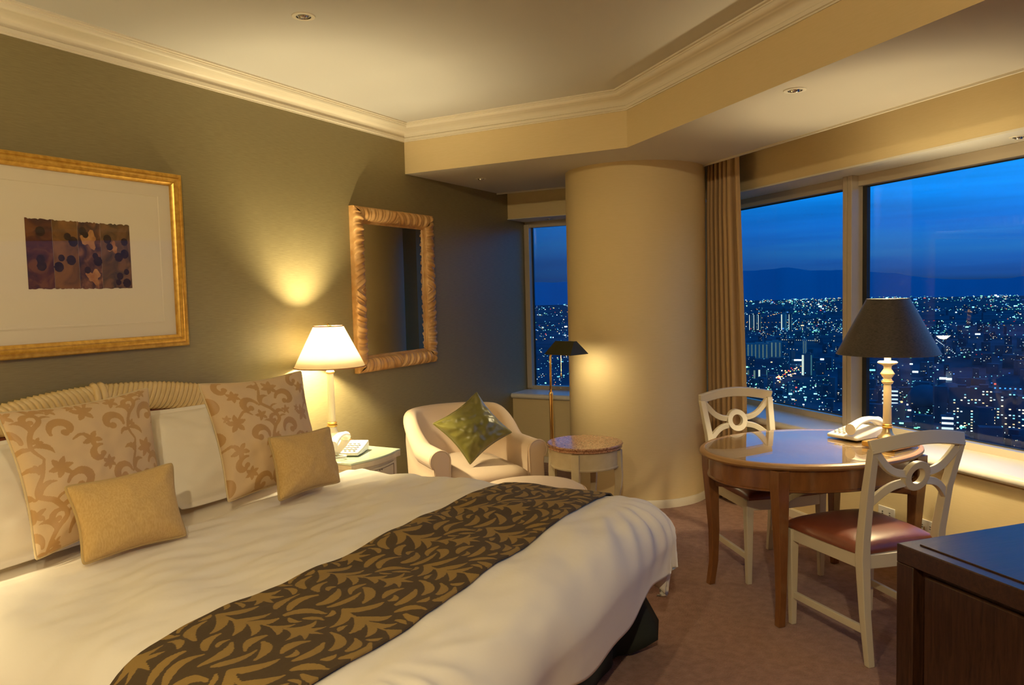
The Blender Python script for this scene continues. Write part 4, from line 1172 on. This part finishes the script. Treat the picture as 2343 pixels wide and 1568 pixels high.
# ------------------------------------------------------------------ round side table and reading lamp by the column
def granite():
    m = bpy.data.materials.new('pink_granite'); m.use_nodes = True
    t = NT(m.node_tree); p = t.n['Principled BSDF']; tc = t.add('ShaderNodeTexCoord')
    v = t.add('ShaderNodeTexVoronoi', i_Scale=150.0); t.link(tc, 'Object', v, 0)
    r = t.ramp(v, 'Color', [(.10, (.14, .055, .030)), (.30, (.36, .17, .09)), (.6, (.46, .24, .13)), (.9, (.56, .34, .20))]); t.link(r, 0, p, 'Base Color')
    p.inputs['Roughness'].default_value = .22; p.inputs['Coat Weight'].default_value = .1
    return m
M_GRANITE = granite()
ST = (1.395, 4.335, 0); ZT = .56
st = thing('side_table', 'small round cream side table with pink granite top before the column', 'side table', ST)
m = MB(); m.lathe([(.20, ZT-.034), (.222, ZT-.034), (.229, ZT-.029), (.229, ZT-.023), (.224, ZT-.019), (.232, ZT-.013), (.235, ZT-.007), (.230, ZT-.001), (.222, ZT)], 72); m.build('stone_top', M_GRANITE, st, smooth=40)
m = MB(); m.lathe([(.195, .415), (.212, .415), (.216, .420), (.216, .426), (.211, .430), (.211, ZT-.037), (.195, ZT-.037)], 64); m.build('apron', M_CREAMF, st, smooth=40)
for k in range(4):
    a = math.radians(-82+90*k); ca, sa = math.cos(a), math.sin(a)
    l = MB(); prof = [(.205, .520, .024), (.207, .42, .024), (.212, .36, .022), (.208, .29, .019), (.190, .19, .0165), (.178, .10, .015), (.180, .04, .0145), (.190, .0, .015)]
    l.loft([[(ca*(r+dx*s_)-sa*dy*s_, sa*(r+dx*s_)+ca*dy*s_, z) for dx, dy in ((-1, -1), (1, -1), (1, 1), (-1, 1))] for r, z, s_ in prof]); l.build('leg', M_CREAMF, st, smooth=40, bevel=.002)
    b = MB(); b.bar([(ca*.175, sa*.175, .115), (ca*.09, sa*.09, .122), (0, 0, .125)], .022, .018); b.build('stretcher', M_CREAMF, st, smooth=None)
m = MB(); m.lathe([(.010, .134), (.022, .136), (.014, .145), (.012, .16), (.018, .172), (.010, .185), (.002, .19)], 20); m.build('finial', M_CREAMF, st, smooth=50)

M_GREENSH = pmat('dark_green_enamel', (.045, .045, .018), .35, .5, metal=.3)
M_SHADEIN = pmat('white_enamel', (.8, .75, .65), .5)
FLP = (.995, 4.70, 0)
fl = thing('floor_lamp', 'slim brass reading lamp with green tent shade beside the column', 'floor lamp', FLP)
m = MB(); m.lathe([(.12, 0), (.12, .010), (.110, .018), (.03, .026), (.016, .04), (.012, .05)], 40); m.build('base', M_BRASS, fl, smooth=50)
m = MB(); m.lathe([(.0125, .04), (.0125, .78), (.0145, .785), (.0145, .80), (.011, .808)], 20); m.build('pole', M_BRASS, fl, smooth=50)
ax = Vector((.945, -.29, 0)).normalized(); px_ = Vector((-ax.y, ax.x, 0))
arc = [(0, 0, .80), (0, 0, 1.035)]+[tuple(ax*(.06*(1-math.cos(a)))+Vector((0, 0, 1.035+.06*math.sin(a)))) for a in np.linspace(.1, PI/2, 9)]+[tuple(ax*.115+Vector((0, 0, 1.096)))]
m = MB(); m.tube(arc, .0075, 12); m.build('arm', M_BRASS, fl, smooth=180)
# tent-shaped shade: ridge along ax, open below, with gable ends
S0, S1, HWD, ZL, ZR = .030, .262, .088, 1.072, 1.158
def spt(u, w_, z): return tuple(ax*u+px_*w_+Vector((0, 0, z)))
m = MB(); q = lambda k: (spt(S0, -HWD-k, ZL), spt(S0+.035, -.012, ZR+k), spt(S0+.035, .012, ZR+k), spt(S0, HWD+k, ZL), spt(S1, -HWD-k, ZL), spt(S1-.035, -.012, ZR+k), spt(S1-.035, .012, ZR+k), spt(S1, HWD+k, ZL))
m.add(q(0), [(0, 1, 5, 4), (1, 2, 6, 5), (2, 3, 7, 6), (0, 3, 2, 1), (4, 5, 6, 7)])
s = m.build('lamp_shade', M_GREENSH, fl, smooth=None); sd = s.modifiers.new('thickness', 'SOLIDIFY'); sd.thickness = .003; sd.offset = 1
m = MB(); m.lathe([(.014, 0), (.014, .05), (.016, .06), (.016, .11), (.008, .118)], 16, Matrix.Translation(spt(.085, 0, 1.100)) @ Matrix.Rotation(math.atan2(ax.y, ax.x), 4, 'Z') @ Matrix.Rotation(PI/2, 4, 'Y')); m.build('bulb', M_BULB, s, smooth=50)
ch = MB()
for k in range(26): ch.lathe([(.0005, -.0022), (.0022, 0), (.0005, .0022)], 8, Matrix.Translation(spt(.125, -.03, 1.075-.0048*k)))
ch.lathe([(.002, -.022), (.005, -.018), (.004, 0), (.001, .004)], 12, Matrix.Translation(spt(.125, -.03, .945))); ch.build('pull_chain', M_BRASS, s, smooth=60)
lamp_light('reading_glow', spt(.15, 0, 1.085), 5.5, .05, parent=fl)

# ------------------------------------------------------------------ curtain
M_CURT = pmat('tan_curtain_cloth', (.50, .34, .185), .8, .2, sheen=.1, bump=(.2, 500, (1, 1, .3), .001))
cur = MB(); T0, T1 = 2.43, 2.075; nl, nz_ = 330, 26; vs = []
cr_ = random.Random(3); ph = [0.0]
for i in range(nl): ph.append(ph[-1]+ (2*PI/(48*(1+.65*noise.noise(Vector((i*.02, 0, 0)))))))
for k in range(nz_):
    z = 2.50-(2.50-.018)*k/(nz_-1); g = .55+.45*min(1, (2.50-z)/.5)
    for i in range(nl):
        s_ = i/(nl-1)
        t_ = T0+(T1-T0)*s_ - s_*(.07*min(1, max(0, (2.3-z)/1.5)))
        last = max(0, (s_-.86)/.14)
        amp = (.040*g)*(1-.8*last)+.004*noise.noise(Vector((i*.05, z*.8, 0)))
        tt = t_+.012*math.sin(ph[i]*2+.7)*g*(1-last)
        n__ = 5.318+amp*math.sin(ph[i]+.25*noise.noise(Vector((i*.03, z*.7, 2))))+.02*last
        vs.append(tuple(TN(tt, n__, z)))
cur.add(vs, [(k*nl+i, k*nl+i+1, (k+1)*nl+i+1, (k+1)*nl+i) for k in range(nz_-1) for i in range(nl-1)])
co_ = cur.build('curtain', M_CURT, origin=TN(2.2, 5.318, 0), smooth=180)
tag(co_, 'tan pleated curtain drawn back between the round column and the window', 'curtain')
co_.modifiers.new('thickness', 'SOLIDIFY').thickness = .003

# ------------------------------------------------------------------ oval table with glass top
M_CHERRY = wood_mat('cherry_wood', (.165, .060, .015), (.24, .095, .026), .28, .5, sv=(1, 1, .25))
M_CHERRYTOP = wood_mat('cherry_wood_top', (.31, .165, .062), (.38, .21, .080), .4, .0, sv=(1, .15, 1))
M_TABGLASS = glass_mat('table_glass', (.97, .99, .97), 1.1, 1.52)
DT = (2.76, 3.887, 0)
dt = thing('dining_table', 'oval cherry wood table with inset glass top by the window', 'table', DT, ROT_N)
TAx, TBx = .55, .42
m = MB(); m.ellring([(.06, .692), (.02, .692), (.006, .697), (0, .706), (.002, .715), (.010, .721), (.022, .7215), (.024, .7165), (.5*.42, .7165)], TAx, TBx, 96); m.build('table_top', M_CHERRYTOP, dt, smooth=40)
m = MB(); m.ellring([(.026, .7172), (.026, .7222), (.028, .7238), (.2, .7238)], TAx, TBx, 96); m.build('glass_top', M_TABGLASS, dt, smooth=30)
m = MB(); m.ellring([(.062, .590), (.042, .590), (.036, .594), (.036, .600), (.042, .603), (.042, .694), (.062, .694)], TAx, TBx, 96); m.build('apron', M_CHERRY, dt, smooth=40)
LEG = []
for sx in (-1, 1):
    for sy in (-1, 1):
        x, y = sx*.372, sy*.262; LEG.append((x, y)); l = MB()
        ux, uy = sx*.82, sy*.57
        prof = [(.012, .692, .030), (.012, .60, .029), (.004, .45, .025), (-.004, .28, .0205), (-.002, .12, .0175), (.014, .0, .0165)]
        l.loft([[(x+ux*o_+i*s_, y+uy*o_+j*s_, z) for i, j in ((-1, -1), (1, -1), (1, 1), (-1, 1))] for o_, z, s_ in prof]); l.build('leg', M_CHERRY, dt, smooth=30, bevel=.003)
for sy in (-1, 1):
    b = MB(); b.bar([(-.365+.73*i/16, sy*(.255-.215*math.sin(PI*i/16)**.8), .520) for i in range(17)], .030, .034); b.build('stretcher', M_CHERRY, dt, smooth=40, bevel=.002)

# ------------------------------------------------------------------ painted chairs
M_CHAIRP = pmat('ivory_chair_paint', (.62, .54, .40), .4, .45)
M_LEATHER = pmat('brown_red_leather', (.17, .045, .022), .33, .5, var=((.21, .060, .030), 9, (1, 1, 1), 3), bump=(.08, 250, (1, 1, 1), .001))
def make_chair(loc, rz, label):
    t = thing('dining_chair', label, 'chair', loc, rz, 'ivory chairs at the oval table')
    sq = ((-1, -1), (1, -1), (1, 1), (-1, 1))
    for sg in (-1, 1):
        l = MB(); l.loft([[(.195+i*s_, sg*.205+j*s_, z) for i, j in sq] for z, s_ in ((0, .0125), (.30, .018), (.43, .0205))]); q = l.build('leg', M_CHAIRP, t, bevel=.003)
        ft = MB(); ft.lathe([(.011, -.0), (.011, .004)], 10, Matrix.Translation((.195, sg*.205, 0))); ft.build('glide', M_BLACK, q)
        # rear leg and stile in one sweep: slight sabre, raked and splayed above the seat
        prof = [(-.235, .178, .0, .013, .015), (-.212, .180, .20, .016, .017), (-.200, .182, .42, .021, .020), (-.206, .184, .50, .020, .019), (-.235, .192, .68, .018, .017), (-.282, .207, .865, .015, .016)]
        l = MB(); l.loft([[(x+i*a, sg*y+j*b, z) for i, j in sq] for x, y, z, a, b in prof]); q = l.build('leg', M_CHAIRP, t, smooth=30, bevel=.003)
        ft = MB(); ft.lathe([(.011, -.0), (.011, .004)], 10, Matrix.Translation((-.235, sg*.178, 0))); ft.build('glide', M_BLACK, q)
        b = MB(); b.bar([(-.222, sg*.180, .135), (.195, sg*.205, .135)], .016, .030); b.build('stretcher', M_CHAIRP, t, smooth=None, bevel=.002)
        r = MB(); r.bar([(-.195, sg*.183, .405), (.195, sg*.205, .405)], .022, .055); r.build('seat_rail', M_CHAIRP, t, smooth=None, bevel=.002)
    r = MB(); r.bar([(.200+.022*math.sin(PI*i/8), -.20+.05*i, .405) for i in range(9)], .022, .055); r.build('seat_rail', M_CHAIRP, t, smooth=40, bevel=.002)
    r = MB(); r.bar([(-.200-.016*math.sin(PI*i/8), -.178+.0445*i, .405) for i in range(9)], .022, .055); r.build('seat_rail', M_CHAIRP, t, smooth=40, bevel=.002)
    # padded seat
    N = 28; pad = MB(); vs = []; 
    for lev in range(2):
        for i in range(N):
            for j in range(N):
                u = 2*i/(N-1)-1; v = 2*j/(N-1)-1
                hw = .228-.026*(1-u)/2; rx = .218
                x = u*rx+.012*(1-v*v)*(1 if u > 0 else 0)*u+.012; y = v*hw*(1-.03*u*u)
                k = (max(0, 1-u**4)*max(0, 1-v**4))**.5
                vs.append((x, y, .434+(.014+.042*k if lev else 0)))
    I = lambda l_, i, j: l_*N*N+i*N+j
    fs = [(I(1, i, j), I(1, i+1, j), I(1, i+1, j+1), I(1, i, j+1)) for i in range(N-1) for j in range(N-1)]+[(I(0, i, j+1), I(0, i+1, j+1), I(0, i+1, j), I(0, i, j)) for i in range(N-1) for j in range(N-1)]
    lp = [(0, j) for j in range(N)]+[(i, N-1) for i in range(1, N)]+[(N-1, j) for j in range(N-2, -1, -1)]+[(i, 0) for i in range(N-2, 0, -1)]
    for a, b in zip(lp, lp[1:]+lp[:1]): fs.append((I(0, *a), I(0, *b), I(1, *b), I(1, *a)))
    pad.add(vs, fs); pad.build('seat', M_LEATHER, t, smooth=70)
    # back: arched top rail, ring and four curved ribs in the raked plane
    def bk(y, z):                      # point of the back plane
        s_ = (z-.50)/(.865-.50); x = -.206-.076*max(0, s_)**1.25
        return Vector((x-.022*(1-(y/.207)**2), y, z))
    r = MB(); r.bar([bk(-.222+.444*i/20, .872+.028*math.sin(PI*i/20)) for i in range(21)], .052, .020, up=(-1, 0, .25)); bo = r.build('top_rail', M_CHAIRP, t, smooth=40, bevel=.003)
    rb = MB(); cz = .745
    ring = []
    for i in range(36):
        a = 2*PI*i/36
        ring.append([bk(rr*math.cos(a), cz+rr*math.sin(a))+Vector((dx, 0, 0)) for rr, dx in ((.031, -.013), (.060, -.013), (.060, .013), (.031, .013))])
    rb.loft([[tuple(p) for p in r_] for r_ in ring], closed=True); rb.build('back_ring', M_CHAIRP, t, smooth=40, bevel=.002)
    for sg in (-1, 1):
        for (y0, z0, y1, z1, bd) in ((.052, cz+.012, .196, .852, -.026), (.050, cz-.025, .190, .638, .022)):
            pts_ = []
            for i in range(11):
                s_ = i/10; pts_.append(bk(sg*(y0+(y1-y0)*s_), z0+(z1-z0)*s_+bd*math.sin(PI*s_)))
            rr = MB(); rr.bar(pts_, .030, .018, up=(-1, 0, .2)); rr.build('back_rib', M_CHAIRP, t, smooth=40, bevel=.002)
    return t
fd = Vector((DX, DY, 0)); RZD = math.atan2(DY, DX)
CH1 = make_chair((3.022, 3.488, 0), math.radians(135.6), 'ivory chair with brown leather seat, nearest the dark cabinet, back to camera')
CH2 = copy_tree(CH1); CH2.location = (2.497, 4.145, 0); CH2.rotation_euler = (0, 0, math.radians(-48.2))
CH2['label'] = 'ivory chair pushed under the far side of the table, by the curtain'

# ------------------------------------------------------------------ lamp, telephone on the table
M_BLKSHADE = pmat('black_silk_shade', (.016, .012, .010), .45, .5, sheen=.15, var=((.085, .066, .055), 90, (1, 1, 14), 4), bump=(.2, 300, (1, 1, 8), .001))
TLZ = .7238
tl = thing('table_lamp', 'lit lamp with wide black shade and ivory candlestick stem on the table', 'lamp', (3.087, 4.040, TLZ), math.radians(-31))
m = MB(); m.box((.048, -.045, .013), (.165, .20, .024)); m.build('plinth', M_GILTLINE, tl, bevel=.004)
M_PEWTER = pmat('aged_champagne_metal', (.50, .38, .22), .3, .5, metal=.7)
m = MB(); m.lathe([(.044, .025), (.045, .030), (.040, .036), (.028, .046), (.022, .060), (.0195, .075)], 32); m.build('base', M_PEWTER, tl, smooth=50)
m = MB(); m.lathe([(.0195, .075), (.024, .078), (.025, .083), (.020, .087), (.023, .091), (.019, .096)], 28); m.build('ring', M_GILTLINE, tl, smooth=50)
M_IVORY2 = pmat('aged_ivory_paint', (.50, .40, .27), .35, .5)
m = MB(); m.lathe([(.0185, .096), (.0190, .12), (.0175, .275), (.0165, .283)], 24); m.build('column', M_IVORY2, tl, smooth=50)
m = MB(); m.lathe([(.0165, .283), (.024, .290), (.026, .298), (.019, .306), (.017, .313), (.024, .322), (.030, .333), (.030, .338), (.024, .348), (.017, .358), (.018, .372), (.026, .378), (.042, .384), (.044, .390), (.040, .394), (.014, .395)], 32); m.build('turned_knop', M_IVORY2, tl, smooth=60)
m = MB()
for r, z in ((.0262, .298), (.0305, .3355), (.0192, .306)): m.tube([(r*math.cos(2*PI*i/24), r*math.sin(2*PI*i/24), z) for i in range(24)], .0018, 5, closed=True)
m.build('gilt_line', M_GILTLINE, tl, smooth=180)
m = MB(); m.lathe([(.0145, .394), (.0145, .465), (.012, .47)], 20); m.build('socket', M_IVORY, tl, smooth=50)
m = MB(); m.lathe([(.012, .47), (.012, .52), (.015, .53), (.027, .558), (.029, .574), (.024, .592), (.010, .603), (.001, .605)], 20); m.build('bulb', M_BULB, tl, smooth=180)
m = MB(); m.lathe([(.226, .432), (.094, .690)], 64, caps=False); s = m.build('lamp_shade', M_BLKSHADE, tl, smooth=180)
M_SHLIN = pmat('white_shade_lining', (.80, .72, .58), .8, .2)
m = MB(); m.lathe([(.2242, .4335), (.0925, .6885)], 64, caps=False); m.build('shade_lining', M_SHLIN, s, smooth=180)
m = MB()
for r, z in ((.2255, .432), (.0935, .690)): m.tube([(r*math.cos(2*PI*i/56), r*math.sin(2*PI*i/56), z) for i in range(56)], .0022, 6, closed=True)
m.build('shade_rim', M_BLKSHADE, s, smooth=180)
m = MB()
for k in range(3): m.tube([(0, 0, .684), (.092*math.cos(2*PI*k/3), .092*math.sin(2*PI*k/3), .686)], .0014, 5)
for sg in (-1, 1): m.tube([(sg*.045*math.sin(a)**.7, 0, .47+.215*(1-math.cos(a))/2) for a in np.linspace(.05, PI-.05, 12)], .0014, 5)
m.build('harp', M_BRASS, s, smooth=180)
lamp_light('table_lamp_glow', (0, 0, .575), 41, .032, parent=tl)
make_phone('telephone', (2.938, 4.150, TLZ+.0005), math.radians(149), 'white telephone on the oval table beside the black-shaded lamp', low_rear=True)

# ------------------------------------------------------------------ dark oak cabinet in the right foreground
def oak():
    m = bpy.data.materials.new('dark_oak'); m.use_nodes = True
    t = NT(m.node_tree); p = t.n['Principled BSDF']; tc = t.add('ShaderNodeTexCoord')
    mp = t.add('ShaderNodeMapping'); mp.inputs['Scale'].default_value = OAK_SCALE; t.link(tc, 'Object', mp, 0)
    nz = t.add('ShaderNodeTexNoise', i_Scale=9.0, i_Detail=7.0, i_Roughness=.7, i_Distortion=.8); t.link(mp, 0, nz, 0)
    r = t.ramp(nz, 0, [(.34, (.020, .008, .004)), (.55, (.046, .017, .008)), (.70, (.060, .024, .011))]); t.link(r, 0, p, 'Base Color')
    p.inputs['Roughness'].default_value = .36; p.inputs['Specular IOR Level'].default_value = .5
    b = t.add('ShaderNodeBump', i_Strength=.25, i_Distance=.0015); t.link(nz, 0, b, 'Height'); t.link(b, 0, p, 'Normal')
    return m
OAK_SCALE = (9, 9, .8); M_OAKV = oak()
OAK_SCALE = (.9, 8, 8); M_OAKT = oak()
CZ = .72
CP = Vector((3.178, 2.486, 0))                    # its corner nearest the bed and the table
CB = CP + Vector((NX, NY, 0))*.60 - Vector((DX, DY, 0))*.42
cab = thing('cabinet', 'dark oak cabinet with framed end panel in the right foreground', 'cabinet', CB, ROT_N)
Wn, Wd = 1.20, .84                                # along N, along D
m = MB(); m.box((0, 0, CZ-.0275), (Wn, Wd, .055)); top = m.build('top', M_OAKT, cab, bevel=.003)
m = MB(); m.box((.0, .0, CZ+.0015), (Wn-.085, Wd-.085, .005)); m.build('top_panel', M_OAKT, top, bevel=.0015)
for sy in (-1, 1):
    for sx in (-1, 1):
        m = MB(); m.box((sx*(Wn/2-.030), sy*(Wd/2-.030), (CZ-.055)/2), (.060, .060, CZ-.055)); m.build('post', M_OAKV, cab, bevel=.003)
for sx in (-1, 1):
    m = MB(); m.box((sx*(Wn/2-.045), 0, (CZ-.055)/2+.03), (.020, Wd-.121, CZ-.055-.06)); m.build('end_panel', M_OAKV, cab)
    m = MB(); m.box((sx*(Wn/2-.032), 0, (CZ-.075)/2+.03), (.030, Wd-.165, CZ-.075-.06)); m.build('raised_panel', M_OAKV, cab, bevel=.004)
    m = MB(); m.box((sx*(Wn/2-.032), 0, .05), (.05, Wd-.121, .07)); m.build('plinth', M_OAKV, cab)
for sx in (-1, 1):
    m = MB(); m.box((sx*.27, Wd/2-.028, .36), (.525, .022, .58)); d = m.build('door', M_OAKV, cab, bevel=.003)
    k = MB(); k.lathe([(.006, 0), (.006, .014), (.014, .02), (.014, .028), (.004, .032)], 16, Matrix.Translation((sx*.06, Wd/2-.017, .42)) @ Matrix.Rotation(-PI/2, 4, 'X')); k.build('knob', M_BRASS, d, smooth=50)
m = MB(); m.box((0, -Wd/2+.03, .36), (Wn-.121, .02, .60)); m.build('back_panel', M_OAKV, cab)
m = MB(); m.box((0, 0, .07), (Wn-.121, Wd-.121, .02)); m.build('bottom_panel', M_OAKV, cab)

# ------------------------------------------------------------------ ceiling downlights
M_CHROME = pmat('chrome', (.75, .76, .76), .15, .5, metal=1.0)
M_LAMPLIT = pmat('fill_reflector_lamp', (.9, .88, .8), .3, .5, emis=((1, .80, .52), 30))  # glowing face of the added fill downlights only
M_LAMPOFF = pmat('unlit_reflector_lamp', (.55, .55, .52), .25, .5, metal=.3)
def downlight(x, y, z, label, lit=None, aim=(0, 0), r=.050):
    t = thing('downlight', label, 'ceiling light', (x, y, z))
    m = MB(); m.lathe([(r*.62, -.001), (r*.64, -.004), (r*.95, -.004), (r, -.0005)], 32, caps=False); m.build('ring', M_TRIM, t, smooth=50)
    m = MB(); m.lathe([(r*.60, -.0035), (r*.56, .0), (.001, .001)], 24, caps=False); m.build('housing', M_BLACK, t, smooth=50)
    R = Matrix.Rotation(.22, 4, 'X')
    m = MB(); m.lathe([(r*.46, .004), (r*.46, -.006), (r*.38, -.010), (r*.36, -.006)], 24, R, caps=False); m.build('eyeball', M_CHROME, t, smooth=50)
    m = MB(); m.lathe([(r*.36, -.005), (r*.2, -.008), (.001, -.009)], 20, R, caps=False); m.build('bulb', M_LAMPLIT if lit else M_LAMPOFF, t, smooth=60)
    if lit:
        lamp_light('fill_beam', (0, 0, -.02), lit[0], .03, color=(1, .82, .48), parent=t, typ='SPOT', spot=lit[1], blend=.7, aim=(aim[0], aim[1], -2.0))  # beam only in the fill fixtures added behind the viewer
    return t
downlight(.923, 2.520, ZC, 'round recessed downlight in the main ceiling above the bed')
downlight(2.732, 3.625, ZS, 'round recessed downlight in the dropped ceiling above the table')
downlight(.316, 4.989, ZS, 'round recessed downlight in the dropped ceiling above the mirror corner', r=.042)
p = TN(.299, 5.61, 0)
dl = downlight(p.x, p.y, 2.150, 'small recessed downlight under the window head, above right pane', r=.040)
downlight(.33, 6.13, 2.134, 'small recessed downlight under the head of the narrow window', r=.038)
downlight(2.4, .35, ZC, 'added fill downlight in the main ceiling near the viewer, out of the picture', lit=(50, 2.3), aim=(-1.3, 1.0))  # unseen fixture added as front fill for pillows and cushions
downlight(1.2, -1.1, ZC, 'added fill downlight in the main ceiling by the back wall, out of the picture', lit=(70, 2.5))  # unseen fixture added to lift the room's general light
downlight(3.6, -.9, ZC, 'added fill downlight over the entrance side, out of the picture', lit=(200, 2.5), aim=(-1.2, 2.6))  # unseen fixture added as fill, turned towards column and armchair

# ------------------------------------------------------------------ flex and outlets on the window wall
def outlet(t_, z, label):
    o = thing('wall_outlet', label, 'outlet', TN(t_, NB, z), ROT_N)
    m = MB(); m.box((-.004, 0, 0), (.008, .115, .070)); pl = m.build('cover_plate', M_WHITEPL, o, bevel=.003)
    m = MB()
    for dy in (-.025, .025):
        for dz in (-.006, .006): m.box((-.0085, dy, dz), (.002, .009, .003))
    m.build('slot', M_BLACK, o, smooth=None)
    return o
q1 = Vector((3.067, 4.595)); q2 = Vector((3.26, 4.414))
outlet(q1.x*DX+q1.y*DY, .235, 'white wall outlet plate behind the table legs, left of the cord')
outlet(q2.x*DX+q2.y*DY, .235, 'white wall outlet plate with the hanging flex, right of the table')
M_FLEX = pmat('tan_flex', (.36, .20, .07), .5)
fx = MB()
P = [Vector((3.110, 4.105, .7285)), Vector((3.145, 4.18, .7290)), Vector((3.185, 4.235, .724)), Vector((3.215, 4.262, .690)), Vector((3.222, 4.290, .60)), Vector((3.205, 4.34, .40)), Vector((3.19, 4.38, .16)), Vector((3.20, 4.40, .04)), Vector((3.235, 4.395, .06)), Vector((3.245, 4.41, .235))]
pts = []
for i in range(len(P)-1):
    a, b_, c_, d = P[max(i-1, 0)], P[i], P[i+1], P[min(i+2, len(P)-1)]
    for s_ in np.linspace(0, 1, 10)[:-1]:
        pts.append(tuple(.5*((2*b_)+(c_-a)*s_+(2*a-5*b_+4*c_-d)*s_*s_+(-a+3*b_-3*c_+d)*s_**3)))
pts.append(tuple(P[-1])); fx.tube(pts, .0030, 6)
o = fx.build('lamp_cord', M_FLEX, origin=(3.2, 4.35, .3), smooth=180); tag(o, 'thin tan lamp cord hanging from the table edge to the outlet', 'cord')
